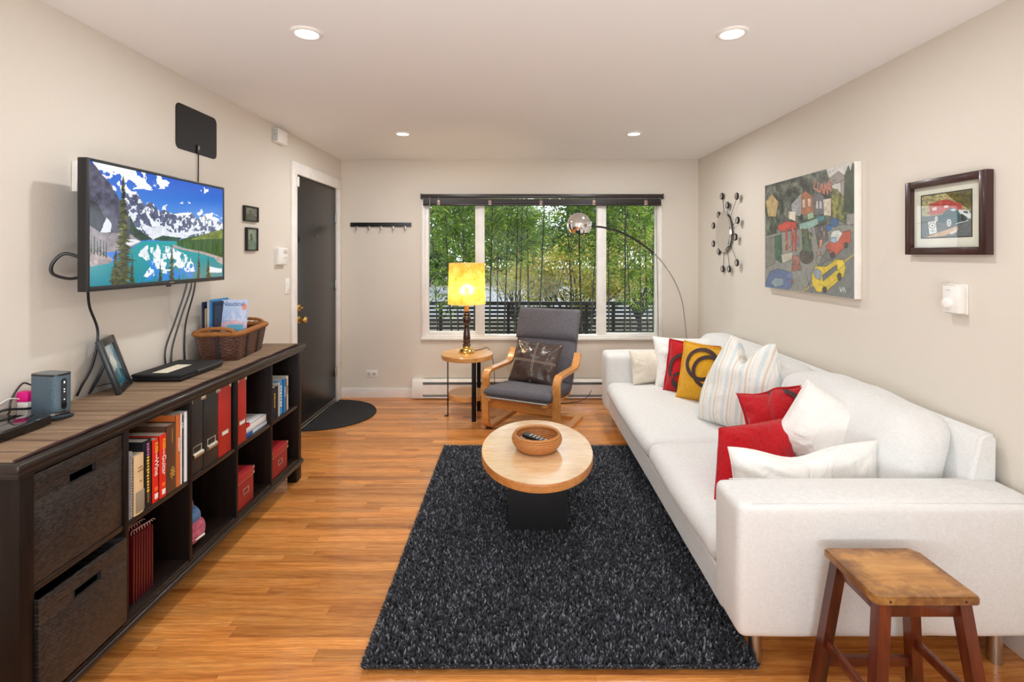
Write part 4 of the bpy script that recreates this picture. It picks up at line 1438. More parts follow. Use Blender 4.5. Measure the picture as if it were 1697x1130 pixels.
MB().b2((-fw / 2 + .03, -.0185, -fh / 2 + .03), (fw / 2 - .03, -.0170, fh / 2 - .03)).build('glass', glass_pane('picture_glass', refl=.8), fp, None)

t2 = on_right('wall_thermostat', 'white heater thermostat with a round dial below the framed photo', 'thermostat', 2.055, 1.268)
MB().rb2((-.042, -.008, -.062), (.042, 0, .062), .003).build('back_plate', M['white_plastic'], t2)
t2 = MB().rb2((-.040, -.040, -.058), (.040, -.008, .06), .007).build('body', M['white_plastic'], t2)
MB().lathe([(0, 0), (.021, 0), (.020, .010), (.017, .012), (0, .012)], 28, mat=Matrix.Translation((-.012, -.040, -.018)) @ Matrix.Rotation(R(90), 4, 'X')).build('dial', M['trim'], t2)
MB().rbox((-.008, -.0403, .036), (.02, .002, .003), .0005).build('badge', M['grey_plastic'], t2)
for i in range(5):
    MB().rbox((-.026 + i * .011, -.0402, .056), (.005, .002, .004), .001).build('vent', M['grey_plastic'], t2)
    MB().rbox((-.026 + i * .011, -.037, -.058), (.006, .007, .003), .001).build('vent', M['grey_plastic'], t2)
# ------------------------------------------------------------------ bookcase along the left wall
TOPZ = 0.873
bc = thing('bookcase', 'long low dark espresso bookcase with ten cubbies under the television', 'bookcase', (0, 0, 0))
BX0, BX1, BY0, BY1 = XL + .016, -1.400, 1.400, 3.230
BAYW = .332
bays = []
yy = BY0 + .045
for i in range(5):
    bays.append((yy, yy + BAYW)); yy += BAYW + .020
SH_T, SH_B, LOW = .487, .467, .145
ES, EZ = M['espresso'], M['espresso_z']
MB().rb2((BX0 - .002, BY0 - .025, .842), (BX1 + .022, BY1 + .022, .869), .007, 3).build('top', ES, bc)
MB().rb2((BX0, BY0 - .012, .822), (BX1 + .010, BY1 + .010, .842), .005).build('top_moulding', ES, bc)
for (a, b) in ((BY0, bays[0][0]), (bays[4][1], BY1)):
    MB().rb2((BX0, a, .105), (BX1, b, .822), .003).build('side_panel', EZ, bc)
for i in range(4):
    MB().rb2((BX0 + .01, bays[i][1], .12), (BX1 - .001, bays[i + 1][0], .822), .002).build('divider', EZ, bc)
for a, b in bays:
    MB().rb2((BX0 + .01, a, SH_B), (BX1 - .004, b, SH_T), .004).build('shelf', ES, bc)
MB().rb2((BX0 + .004, BY0 + .03, .125), (BX1 - .004, BY1 - .03, LOW), .003).build('bottom', ES, bc)
MB().rb2((BX0, BY0 + .02, .12), (BX0 + .010, BY1 - .02, .83), .001).build('back_panel', ES, bc)
MB().rb2((BX0, BY0 - .014, .098), (BX1 + .012, BY1 + .014, .124), .008, 3).rb2((BX0, BY0 - .006, .124), (BX1 + .004, BY1 + .006, .134), .004).build('base_moulding', ES, bc)
for (x, y) in ((BX1 - .03, BY0 + .035), (BX1 - .03, BY1 - .035), (BX0 + .03, BY0 + .035), (BX0 + .03, BY1 - .035)):
    MB().rb2((x - .03, y - .035, 0), (x + .03, y + .035, .1), .003).build('foot', EZ, bc)

# runner on top
k = NT('runner_weave')
v = k.coords()
st = k.noise(k.coords((0.7, 26, 1)), 1.6, 4, .7)
c = k.ramp(st, [(.30, C8(92, 70, 56)), (.45, C8(136, 110, 86)), (.6, C8(160, 134, 106)), (.74, C8(110, 84, 66))])
g = k.noise(v, 420, 1)
c = k.mix(.7, c, k.ramp(g, [(.3, (.7, .7, .7, 1)), (.7, (1.12, 1.12, 1.12, 1))]), 'MULTIPLY')
k.l(c, k.p.inputs['Base Color']); k.p.inputs['Roughness'].default_value = .95; k.bump(g, .6, .002)
M['runner'] = k.m
ru = thing('table_runner', 'brown striped woven runner lying along the bookcase top', 'runner', (0, 0, .8695))
V = []; F = []
NY, NX = 120, 14
for i in range(NY + 1):
    y = BY0 - .005 + (BY1 - .04 - BY0) * i / NY
    e = BX1 - .012 + .009 * noise.noise(Vector((y * 4, 0, 0))) + .004 * noise.noise(Vector((y * 14, 3, 0)))
    for j in range(NX + 1):
        x = BX0 + .004 + (e - BX0 - .004) * j / NX
        z = .004 + .0012 * noise.noise(Vector((x * 18, y * 18, 1))) + .0014 * max(0, (j - NX + 2)) * noise.noise(Vector((y * 9, 7, 0)))
        V.append((x, y, z))
for i in range(NY):
    for j in range(NX):
        a = i * (NX + 1) + j
        F.append((a, a + 1, a + NX + 2, a + NX + 1))
n0 = len(V)
V += [(p[0], p[1], 0.0) for p in V]
for i in range(NY):
    a = i * (NX + 1) + NX
    F.append((a, a + n0, a + NX + 1 + n0, a + NX + 1))
for j in range(NX):
    F.append((j + 1, j, j + n0, j + 1 + n0)); b = NY * (NX + 1) + j; F.append((b, b + 1, b + 1 + n0, b + n0))
mesh_obj('weave', V, F, M['runner'], ru, 60)
m = MB()
m.tube([(V[i * (NX + 1) + NX][0], V[i * (NX + 1) + NX][1], V[i * (NX + 1) + NX][2] + .0005) for i in range(NY + 1)], .0042, 6)
m.build('edge_binding', plain('runner_binding', C8(70, 42, 38), .9), ru, 60)
RT = TOPZ + .0015     # top of the runner

# woven boxes in the first bay
k = NT('woven_rush')
v = k.coords((1, 1, 1))
b1 = k.n('ShaderNodeTexBrick'); b1.inputs['Scale'].default_value = 48; b1.inputs['Mortar Size'].default_value = .05; b1.inputs['Mortar Smooth'].default_value = .6; b1.inputs['Brick Width'].default_value = .56; b1.inputs['Row Height'].default_value = .30
sxy = k.n('ShaderNodeSeparateXYZ'); cxy = k.n('ShaderNodeCombineXYZ'); k.l(v, sxy.inputs[0])
sk = k.n('ShaderNodeMath', operation='MULTIPLY_ADD'); k.l(sxy.outputs[1], sk.inputs[0]); sk.inputs[1].default_value = .10; k.l(sxy.outputs[2], sk.inputs[2])
k.l(sxy.outputs[1], cxy.inputs[0]); k.l(sk.outputs[0], cxy.inputs[1]); k.l(cxy.outputs[0], b1.inputs['Vector'])
b1.inputs['Color1'].default_value = C8(66, 58, 54); b1.inputs['Color2'].default_value = C8(28, 24, 23); b1.inputs['Mortar'].default_value = C8(10, 9, 9)
k.l(b1.outputs[0], k.p.inputs['Base Color']); k.p.inputs['Roughness'].default_value = .42
k.bump(b1.outputs[1], -1.0, .006)
M['rush'] = k.m


def woven_box(label, y0, y1, z0, z1, xf, tilt=0.0):
    r = thing('storage_box', label, 'storage box', (xf, (y0 + y1) / 2, z0), group='woven boxes in the bookcase')
    hw, h = (y1 - y0) / 2, z1 - z0
    d = .31
    # front with a cut-out hand slot
    sl, sh, sz = .048, .013, h * .80
    m = MB()
    T2 = .010
    m.rb2((-T2, -hw, 0), (0, hw, sz - sh), .003).rb2((-T2, -hw, sz + sh), (0, hw, h), .003)
    m.b2((-T2, -hw, sz - sh - .002), (0, -sl, sz + sh + .002)).b2((-T2, sl, sz - sh - .002), (0, hw, sz + sh + .002))
    frn = m.build('front', M['rush'], r, 30)
    MB().rb2((-d, -hw, 0), (-T2, -hw + .008, h), .002).build('side', M['rush'], r)
    MB().rb2((-d, hw - .008, 0), (-T2, hw, h), .002).build('side', M['rush'], r)
    MB().rb2((-d, -hw + .008, 0), (-d + .008, hw - .008, h), .002).build('back', M['rush'], r)
    MB().rb2((-d + .008, -hw + .008, 0), (-T2, hw - .008, .008), .002).build('bottom', M['rush'], r)
    m = MB()
    ring(m, -sl - .004, sl + .004, sz - sh - .004, sz + sh + .004, .004, -.002, .003)
    m.v = [(p[1] * -1.0, p[0], p[2]) for p in m.v]
    m.build('handle_rim', M['black_matte'], frn)
    if tilt: r.rotation_euler = (0, R(tilt), 0)
    return r


woven_box('black woven box with hand slot in the upper cubby nearest the camera', bays[0][0] + .004, bays[0][1] - .004, SH_T + .001, .812, BX1 - .006)
woven_box('black woven box with hand slot in the lower cubby nearest the camera', bays[0][0] + .002, bays[0][1] - .002, LOW + .001, .445, BX1 + .010)

M['pages'] = plain('book_pages', C8(222, 214, 198), .9)
GOLD = plain('gold_print', C8(196, 158, 80), .4, .4)
WHT = plain('white_print', C8(240, 238, 232), .6)
YEL = plain('yellow_print', C8(250, 206, 50), .6)


def book(label, y0, th, z0, h, depth, col, xf, group, kind='hard', titles=(), cover=None, tilt=0):
    """spine faces +x at x=xf; thickness along y"""
    r = thing('book', label, 'book', (xf, y0 + th / 2, z0 + .0008), group=group)
    cm = plain('cover_' + str(abs(hash(label)) % 9999), col, .38)
    t = .0022 if kind == 'hard' else .0008
    d = depth
    m = MB()
    a = th / 2
    m.rb2((-d, -a, 0), (0, -a + t, h), .0007, 1).rb2((-d, a - t, 0), (0, a, h), .0007, 1)
    # rounded spine
    n = 6; V = []
    for z in (0, h):
        for i in range(n + 1):
            y = -a + th * i / n
            V.append((.004 * (1 - (y / a) ** 2), y, z))
        for i in range(n, -1, -1):
            y = -a + th * i / n
            V.append((-.003 + .003 * (1 - (y / a) ** 2), y, z))
    N = 2 * (n + 1)
    Fq = [tuple(range(N)), tuple(range(N, 2 * N))[::-1]] + [(i, (i + 1) % N, N + (i + 1) % N, N + i) for i in range(N)]
    m.add(V, Fq)
    cvr = m.build('cover', cm, r, 40)
    ins = .004 if kind == 'hard' else .0004
    MB().b2((-d + ins, -a + t, ins), (-.003, a - t, h - ins)).build('pages', M['pages'], r, None)
    for (txt, size, zc, mm, sx) in titles:
        if isinstance(txt, str):
            text(txt, size, mm, cvr, (.0052, 0, zc), (R(90), R(90), R(90)), sx=sx)
        else:               # lettering too small to read: a row of printed strokes
            m = MB(); rt_ = random.Random(int(zc * 1e4) + txt); step = size * .72
            for q_ in range(txt):
                m.box((.0046, rt_.uniform(-.06, .06) * size, zc + (txt / 2 - q_) * step), (.0012, size * rt_.uniform(.5, .72), step * rt_.uniform(.45, .75)))
            m.build('spine_print', mm, cvr, None)
    if tilt: r.rotation_euler = (R(tilt), 0, 0)
    return r


XS = BX1 - .012
y = bays[1][0]
G = 'books in the upper cubby second from the camera'
book('thin tan paperback at the near end of the cookbook row', y + .001, .008, SH_T, .235, .17, C8(206, 160, 110), XS, G, 'soft')
b = book('grey spiral bound book second in the row with the red guides', y + .010, .019, SH_T, .243, .18, C8(150, 152, 156), XS, G, 'soft')
m = MB()
for i in range(22): m.tube([(.002 + .007 * math.cos(q), .006 * math.sin(q), .012 + i * .0103) for q in np.linspace(0, 6.28, 9)[:-1]], .0011, 4, closed=True)
m.build('spiral', M['steel'], b)
b = book('cream hardback with a grey lower band beside the black book', y + .031, .048, SH_T, .220, .165, C8(226, 196, 150), XS + .004, G)
MB().rb2((.0035, -.018, .008), (.006, .022, .085), .001).build('spine_band', plain('grey_band', C8(150, 138, 118), .6), b)
m = MB()
for z_, w_ in ((.172, .020), (.160, .026), (.120, .010)): m.box((.0042, .004, z_), (.0024, w_, .004))
m.build('spine_print', plain('brown_print', C8(150, 112, 76), .6), b, None)
b = book('thick black hardback with small coloured spine lettering', y + .081, .046, SH_T, .255, .20, C8(24, 26, 34), XS - .002, G,
         titles=((12, .016, .12, YEL, 1.0), (5, .014, .215, plain('pink_print', C8(200, 120, 180), .6), 1.0), (6, .010, .035, GOLD, 1.0)))
for nm, yo, th, ttl in (('Wine', .129, .033, 'red wine guide with yellow and white spine lettering'), ('Guitar', .164, .039, 'red guitar guide with yellow and white spine lettering')):
    b = book(ttl, y + yo, th, SH_T, .243 + (.006 if nm == 'Guitar' else 0), .185, C8(222, 44, 28), XS + (.002 if nm == 'Guitar' else 0), G, 'soft',
             titles=(('KISS', .022, .212, YEL, 1.0), (nm, .030, .128 if nm == 'Guitar' else .135, WHT, 1.0), (5, .007, .178, WHT, 1.0)))
    MB().rbox((.0045, 0, .022), (.003, .016, .02), .0006).build('publisher_mark', WHT, b)
    MB().rbox((.0042, 0, .05), (.003, .014, .014), .0006).build('spine_emblem', plain('orange_print', C8(240, 120, 40), .6), b)
b = book('thick brown leather look book with a gold flower on the spine', y + .205, .055, SH_T, .272, .21, C8(92, 60, 42), XS + .002, G,
         titles=((9, .009, .222, GOLD, .9),))
m = MB()
for i in range(8): m.rbox((.0055, .010 * math.cos(i * .785), .075 + .018 * math.sin(i * .785)), (.002, .009, .009), .001)
m.rbox((.0055, 0, .075), (.002, .008, .05), .0008)
m.build('gold_flower', GOLD, b)
book('tall orange softcover between the brown book and the white book', y + .262, .027, SH_T, .298, .215, C8(206, 108, 50), XS, G, 'soft', titles=((8, .010, .17, WHT, 1.0),))
book('very thin white booklet beside the orange book', y + .2905, .006, SH_T, .295, .2, C8(236, 234, 230), XS, G, 'soft')
book('thin black book beside the last white book of the row', y + .2975, .012, SH_T, .285, .2, C8(30, 32, 34), XS - .003, G, 'soft', titles=((4, .009, .24, WHT, 1.0),))
book('tall white book at the far end of the cookbook row', y + .3105, .020, SH_T, .296, .2, C8(226, 228, 228), XS + .002, G, 'soft')


def label_holder(parent, w, h, z, y=0, pull=True, plate=False):
    m = MB()
    ring(m, y - w / 2, y + w / 2, z - h / 2, z + h / 2, .004, -.003, .0)
    m.v = [(-p[1], p[0], p[2]) for p in m.v]
    m.build('label_frame', M['nickel'], parent)
    if plate:
        MB().b2((0, y - w / 2 + .003, z - h / 2 + .003), (.0012, y + w / 2 - .003, z + h / 2 - .003)).build('label_card', WHT, parent, None)
    if pull:
        pr = arc2((.0, 0), .012, -90, 90, 8)
        MB().prism([(p[0], z - h / 2 - .006 + p[1]) for p in pr], 1, y - w / 2 - .004, y + w / 2 + .004).build('pull', M['nickel'], parent, 50)


def mag_file(label, y0, y1, z0, z1, col, pull, xf):
    r = thing('magazine_file', label, 'file box', (xf, (y0 + y1) / 2, z0 + .0008), group='upright file boxes in the bookcase')
    a = (y1 - y0) / 2; h = z1 - z0
    cm = plain('file_board_%d' % int(col[0] * 1e4), col, .45)
    # closed front, sides cut away towards the back
    frn = MB().rb2((-.004, -a, 0), (0, a, h), .0015).build('front', cm, r)
    side = [(-.24, 0), (-.004, 0), (-.004, h), (-.09, h), (-.24, h * .55)]
    for s in (-1, 1):
        m = MB(); m.prism(side, 1, s * a - (.003 if s > 0 else 0), s * a + (.003 if s < 0 else 0))
        m.build('side', cm, r)
    MB().b2((-.243, -a, 0), (-.24, a, h * .55)).b2((-.24, -a + .003, 0), (-.004, a - .003, .003)).build('back', cm, r, None)
    for s in (-1, 1):
        m = MB()
        m.rb2((-.014, s * (a - .006) - .008, h - .014), (.0016, s * (a - .006) + .008, h + .0015), .001)
        m.build('corner_clip', M['nickel'], r)
    label_holder(frn, .06 if pull else .055, .034 if pull else .022, .105, 0, pull, not pull)
    return r


BLK, RED = C8(34, 34, 36), C8(176, 36, 30)
mag_file('black upright file box with metal pull, nearer of the two black ones', bays[2][0] + .004, bays[2][0] + .090, SH_T, .813, BLK, True, BX1 - .012)
mag_file('black upright file box with metal pull, beside the red file box', bays[2][0] + .093, bays[2][0] + .198, SH_T, .813, BLK, True, BX1 - .010)
mag_file('red upright file box with white label beside two black ones', bays[2][0] + .202, bays[2][0] + .305, SH_T, .813, RED, False, BX1 - .010)
mag_file('red upright file box with white label beside the white binders', bays[3][0] + .003, bays[3][0] + .088, SH_T, .813, RED, False, BX1 - .008)

# flat stack of binders
ya = bays[3][0] + .094
for i, (label, z0, h, dx, col) in enumerate((
        ('white and blue book lying flat at the bottom of the binder stack', 0, .022, .0, C8(206, 214, 226)),
        ('white binder with a dark window lying flat on top of the stack', .0225, .036, -.004, C8(234, 234, 232)))):
    r = thing('binder', label, 'binder', (BX1 - .02 + dx, ya + .1165, SH_T + z0 + .0005), group='binders lying flat in the bookcase')
    cm = plain('binder_%d' % i, col, .45)
    MB().rb2((-.29, -.114, 0), (0, .114, .003), .001).rb2((-.29, -.114, h - .003), (0, .114, h), .001).rb2((-.004, -.114, 0), (0, .114, h), .001).build('cover', cm, r)
    MB().b2((-.285, -.110, .003), (-.008, .110, h - .003)).build('pages', M['pages'], r, None)
    if i == 1:
        MB().rb2((-.24, -.112, h - .0005), (-.07, .03, h + .0012), .0008).build('dark_window', M['black_gloss'], r)
        MB().rb2((-.10, .055, h - .0005), (-.06, .085, h + .001), .0005).build('sticker', M['grey_plastic'], r)
    else:
        MB().rb2((-.0005, -.114, .002), (.001, -.04, h - .002), .0005).build('blue_spine', plain('blue_spine', C8(40, 90, 160), .5), r)
r = thing('red_tape_box', 'small red box on the edge of the shelf beside the red file box', 'box', (BX1 - .012, ya + .012, SH_T + .0585))
MB().rb2((-.03, -.012, 0), (.004, .018, .018), .002).build('body', plain('red_box', C8(190, 30, 34), .4), r)
MB().rb2((-.028, -.010, .018), (.002, .016, .021), .001).build('lid', plain('red_box_lid', C8(150, 20, 26), .4), r)
# paperbacks in the last upper bay
G = 'paperbacks in the upper cubby farthest from the camera'
y = bays[4][0] + .004
BLU = plain('blue_print', C8(30, 80, 150), .6)
for (label, th, h, col, tt) in (
        ('white paperback hidden at the near end of the far paperback row', .04, .205, C8(222, 218, 206), ()),
        ('dark navy paperback with yellow spine lettering in the far cubby', .042, .182, C8(32, 34, 52), ((8, .015, .10, YEL, 1.0),)),
        ('thin dark grey paperback beside the navy one in the far cubby', .016, .185, C8(70, 66, 64), ()),
        ('thin beige paperback in the middle of the far cubby row', .014, .196, C8(206, 196, 176), ()),
        ('pale blue paperback with white capital lettering in the far cubby', .046, .205, C8(80, 150, 206), ((7, .026, .10, WHT, 1.0),)),
        ('bright blue paperback second from the far end of the row', .028, .205, C8(30, 120, 190), ((6, .014, .12, WHT, 1.0),)),
        ('thin brown paperback beside the worn white one in the far cubby', .014, .198, C8(110, 90, 76), ()),
        ('worn white paperback at the far end of the far cubby row', .034, .208, C8(214, 204, 186), ((5, .014, .12, M['black_matte'], 1.0),))):
    book(label, y, th, SH_T, h, .13, col, BX1 - .016 - (.01 if th > .03 else .004), G, 'soft', titles=tt)
    y += th + .0015

# red lidded boxes


def lid_box(label, y0, w, h, xf):
    r = thing('lidded_box', label, 'box', (xf, y0 + w / 2, LOW), group='red lidded boxes in the lower cubbies')
    cm = plain('red_board', C8(150, 30, 36), .45); a = w / 2; d = .27
    bod = MB().rb2((-d, -a + .003, .0005), (-.003, a - .003, h - .004), .002).build('body', cm, r)
    MB().rb2((-d - .002, -a, h - .040), (0, a, h), .002).build('lid', plain('red_board_lid', C8(168, 40, 46), .4), r)
    lid = COL.objects[-1]
    for s in (-1, 1):
        MB().rb2((-.012, s * a - .007 - .005 * s, h - .041), (.0012, s * a + .007 - .006 * s, h - .028), .001).build('corner_clip', M['nickel'], lid)
        MB().rb2((-.012, s * a - .007 - .005 * s, h - .012), (.0012, s * a + .007 - .006 * s, h + .0012), .001).build('corner_clip', M['nickel'], lid)
    MB().rb2((-.0005, -a + .008, h - .041), (.0008, a - .008, h - .039), .0003).build('lid_edge', M['nickel'], lid)
    label_holder(bod, .052, .030, h * .45, 0, False)
    return r


lid_box('red lidded box in the lower cubby second from the far end', bays[3][0] + .004, .170, .175, BX1 - .012)
lid_box('red lidded box in the lower cubby at the far end', bays[4][0] + .010, .205, .160, BX1 - .012)

# red folders
M['red_folder'] = plain('dark_red_folder', C8(84, 14, 18), .28)
for i in range(8):
    r = thing('red_folder', ['first', 'second', 'third', 'fourth', 'fifth', 'sixth', 'seventh', 'eighth'][i] + ' dark red standing folder counted from the camera end of the lower cubby', 'folder',
              (BX1 - .035, bays[1][0] + .068 + i * .0135, LOW + .0005), group='dark red folders in the lower cubby')
    h = .252 - .0012 * i
    MB().rb2((-.20, -.0045, 0), (0, .0045, h), .002).build('sleeve', M['red_folder'], r)
    m = MB()
    for j in range(3):
        m.tube(spline([(-.01 - j * .04, 0, h - .002), (-.012 - j * .04, .003, h + .012), (-.004 - j * .04, .009 - j * .004, h + .019), (.002 - j * .04, .011, h + .014)]), .0012, 5)
    m.build('tie', plain('pale_tie', C8(196, 150, 140), .5), r, 60)

# blanket
bl2 = thing('folded_blanket', 'crumpled pink and blue blanket stuffed in the middle lower cubby', 'blanket', (BX1 - .165, bays[2][0] + .085, LOW))
M['blanket_pink'] = fabric('pink_terry', C8(150, 62, 84), C8(196, 104, 124), 90, .9)
M['blanket_blue'] = fabric('blue_terry', C8(48, 84, 134), C8(86, 124, 168), 90, .9)
M['blanket_mauve'] = fabric('mauve_terry', C8(110, 74, 86), C8(140, 104, 112), 90, .9)


def lump(name, lo, hi, mat, seed, fn=None):
    return softbox(name, lo, hi, min(b - a for a, b in zip(lo, hi)) * .48, mat, bl2, wr=.010, seed=seed, fn=fn, m=10)


def lean(p):
    return Vector((p.x - .10 * max(0, p.z - .05), p.y - .30 * max(0, p.z - .09), p.z))


lump('pink_fold', (-.10, -.070, .012), (.145, .074, .115), M['blanket_pink'], 2)
lump('blue_fold', (-.12, -.060, .08), (.135, .072, .185), M['blanket_blue'], 3, lean)
lump('mauve_fold', (-.14, -.050, .15), (.118, .066, .235), M['blanket_mauve'], 4, lean)
m = MB(); m.tube(spline([lean(Vector(p)) for p in ((.112, -.05, .155), (.118, 0, .150), (.112, .045, .128))]), .004, 6)
m.build('white_stripe', WHT, bl2, 60)
m = MB(); m.tube(spline([(.130, -.06, .052), (.142, -.02, .044), (.140, .03, .036)]), .006, 6)
m.build('white_edge', WHT, bl2, 60)

# ------------------------------------------------------------------ on the bookcase
# router
rt = thing('wifi_router', 'blue grey upright mesh router with dark status strip on the runner', 'router', (-1.655, 1.768, RT), R(-10))


def stadium(w, d, n=10, r=None):
    r = min(w, d) / 2 if r is None else r
    P = []
    for (sx, sy, a0) in ((1, 1, 0), (-1, 1, 90), (-1, -1, 180), (1, -1, 270)):
        P += arc2((sx * (w / 2 - r), sy * (d / 2 - r)), r, a0, a0 + 90, n)
    return P


k = NT('router_mesh'); k.p.inputs['Roughness'].default_value = .5
vo = k.n('ShaderNodeTexVoronoi'); vo.inputs['Scale'].default_value = 330; k.l(k.coords(), vo.inputs['Vector'])
k.l(k.ramp(vo.outputs[0], [(.2, C8(56, 70, 80)), (.5, C8(84, 102, 114))]), k.p.inputs['Base Color']); k.bump(vo.outputs[0], .4, .001)
M['router'] = k.m
MB().prism(stadium(.138, .078, 10, .032), 2, .0, .007).build('base', M['dark_bezel'], rt)
MB().prism(stadium(.120, .064, 10, .026), 2, .007, .152).build('body', M['router'], rt)
MB().prism(stadium(.1205, .0645, 10, .026), 2, .152, .157).build('top_rim', M['black'], rt)
MB().prism(stadium(.104, .05, 10, .02), 2, .157, .1575).build('top_panel', plain('router_top', C8(96, 108, 112), .3), rt)
strip = stadium(.016, .108, 8)
mm = Matrix.Translation((.0605, -.004, .088)) @ Matrix.Rotation(R(90), 4, 'Y') @ Matrix.Rotation(R(90), 4, 'Z')
MB().prism(strip, 2, -.002, .0015, mat=mm).build('status_strip', M['black_gloss'], rt)
stp = COL.objects[-1]
M['led'] = emit('white_led', (1, 1, 1, 1), 1.2)
for i, z in enumerate((.128, .104, .095, .068)):
    MB().rbox((.0622, -.004, z), (.001, .004, .004 if i else .008), .0004).build('light', M['led'], stp)

sb = thing('set_top_box', 'flat glossy black set top box at the near end of the runner', 'media box', (-1.668, 1.54, RT))
MB().rb2((-.09, -.145, .003), (.088, .150, .034), .004, 3).build('body', M['black_gloss'], sb)
for x in (-.03, .03): MB().rb2((x - .0012, -.144, .0335), (x + .0012, .149, .0348), .0004).build('groove', M['black_matte'], sb)
for (x, y) in ((-.07, -.12), (.07, -.12), (-.07, .12), (.07, .12)): MB().rbox((x, y, .0015), (.02, .02, .004), .001).build('foot', M['black'], sb)
for i in range(4): MB().rbox((.0885, -.11 + i * .012, .018), (.002, .006, .005), .001).build('button', M['dark_bezel'], sb)
us = thing('usb_stick', 'silver usb plug sticking out at the far corner of the set top box', 'usb plug', (-1.592, 1.695, RT + .030))
us.rotation_euler = (0, R(0), R(52))
MB().rb2((-.012, -.0065, -.003), (.014, .0065, .003), .001).build('connector', M['steel'], us)
MB().rb2((.014, -.009, -.005), (.052, .009, .005), .002).build('housing', M['black_gloss'], us)
pk = thing('charger', 'white charger with a bright pink cover between router and wall', 'charger', (-1.752, 1.775, RT))
MB().rb2((-.02, -.014, 0), (.02, .014, .055), .005).build('body', M['white_plastic'], pk)
MB().rb2((-.021, -.015, .054), (.021, .015, .090), .006).build('pink_cover', plain('hot_pink', C8(232, 10, 130), .5), pk)
o = MB().tube(spline([(-1.745, 1.79, RT + .108), (-1.760, 1.770, RT + .118), (-1.768, 1.74, RT + .07), (-1.764, 1.73, RT + .03), (-1.75, 1.70, RT + .02), (-1.735, 1.695, RT + .016)]), .0032, 6).build('black_cable', M['black'])
tag(o, 'thin black cable looping over the pink charger', 'cable', 'cables behind the router')
o = MB().tube(spline([(-1.752, 1.79, RT + .05), (-1.768, 1.73, RT + .075), (-1.768, 1.66, RT + .04), (-1.767, 1.60, RT + .006)]), .0024, 6).build('white_cable', M['white_plastic'])
tag(o, 'thin white cable drooping behind the set top box', 'cable', 'cables behind the router')
o = MB().tube(spline([(-1.70, 1.80, RT + .03), (-1.73, 1.755, RT + .034), (-1.755, 1.70, RT + .045), (-1.764, 1.64, RT + .028), (-1.764, 1.56, RT + .006)]), .0042, 6).build('power_cable', M['black'])
tag(o, 'thick black cable running from the router back behind the set top box', 'cable', 'cables behind the router')

# easel photo frame: front plane leans back
A = Vector((-1.632, 2.045, RT)); B = Vector((-1.722, 2.226, RT))
d = (B - A).normalized(); nrm = Vector((d.y, -d.x, 0)).normalized()
yaw = math.atan2(d.y, d.x)
fr = thing('photo_frame', 'black easel photo frame with a blue print on the runner', 'photo frame', (A + B) / 2, yaw)
FWd = (B - A).length; FH = .235; tl = Matrix.Rotation(R(-17), 4, 'X')


def tb(mb):
    mb.v = [tuple(tl @ Vector(p)) for p in mb.v]
    return mb


tb(ring(MB(), -FWd / 2, FWd / 2, 0, FH, .030, -.004, .014)).build('frame', M['dark_bezel'], fr)
tb(MB().b2((-FWd / 2 + .02, .008, .02), (FWd / 2 - .02, .012, FH - .02))).build('backing', M['black_matte'], fr, None)
q = Img(60, 80, (150, 190, 200)); q.put(np.ones((80, 60), bool), (196, 214, 210), .2, (90, 140, 160), q.n1)
q.poly([(0, .75), (.5, .6), (1, .7), (1, 1), (0, 1)], (40, 110, 130), .3); q.poly([(.2, .4), (.5, .2), (.8, .5), (.5, .6)], (206, 214, 206), .2)
pm = print_mesh('print', q.a, FWd - .06, FH - .06, print_mat('frame_print', .15, 0, .7), fr)
pm.matrix_local = tl @ Matrix.Translation((0, .006, FH / 2))
leg0 = tl @ Vector((0, .014, .15))
foot = Vector((.0, .115, .0))
m = MB()
dv = (foot - leg0); w = .03
m.add([leg0 + Vector((-w * .5, 0, 0)), leg0 + Vector((w * .5, 0, 0)), foot + Vector((w, 0, 0)), foot + Vector((-w, 0, 0)),
       leg0 + Vector((-w * .5, .004, .004)), leg0 + Vector((w * .5, .004, .004)), foot + Vector((w, .006, .0)), foot + Vector((-w, .006, .0))],
      [(0, 1, 2, 3), (7, 6, 5, 4), (0, 4, 5, 1), (1, 5, 6, 2), (2, 6, 7, 3), (3, 7, 4, 0)])
m.build('strut', M['black'], fr)
m = MB(); m.tube([tl @ Vector((0, .014, .03)), (0, .06, .030), (0, .10, .022)], .0018, 5); m.build('stay', M['black'], fr)

lp = thing('laptop', 'closed black laptop with a white paper label on its lid', 'laptop', (-1.632, 2.41, RT))
MB().rb2((-.112, -.16, .003), (.112, .16, .020), .004).build('base', M['black'], lp)
MB().rb2((-.114, -.162, .0205), (.114, .162, .034), .005).build('lid', M['black_matte'], lp)
MB().cyl((.112, -.05, .022), (.112, .155, .022), .0075, n=12).build('hinge', M['dark_bezel'], lp)
MB().b2((-.04, -.13, .034), (.03, .04, .0348)).build('paper_label', plain('label_paper', C8(232, 224, 204), .8), lp, None)

# wicker basket
bk = thing('wicker_basket', 'brown wicker basket with dark straps holding magazines', 'basket', (-1.638, 2.868, RT), R(7.4))
M['wicker'] = plain('wicker_dark', C8(92, 54, 38), .4, bump=(120, .5))
M['wicker_rim'] = plain('wicker_rim', C8(164, 104, 46), .6, bump=(140, 1.0, .006))
M['strap'] = plain('brown_strap', C8(48, 34, 32), .6)
b0, b1, BH = (.096, .172), (.114, .196), .142


def rrect(hx, hy, r, z, n=5):
    return [(x, y, z) for x, y in stadium(hx * 2, hy * 2, n, r)]


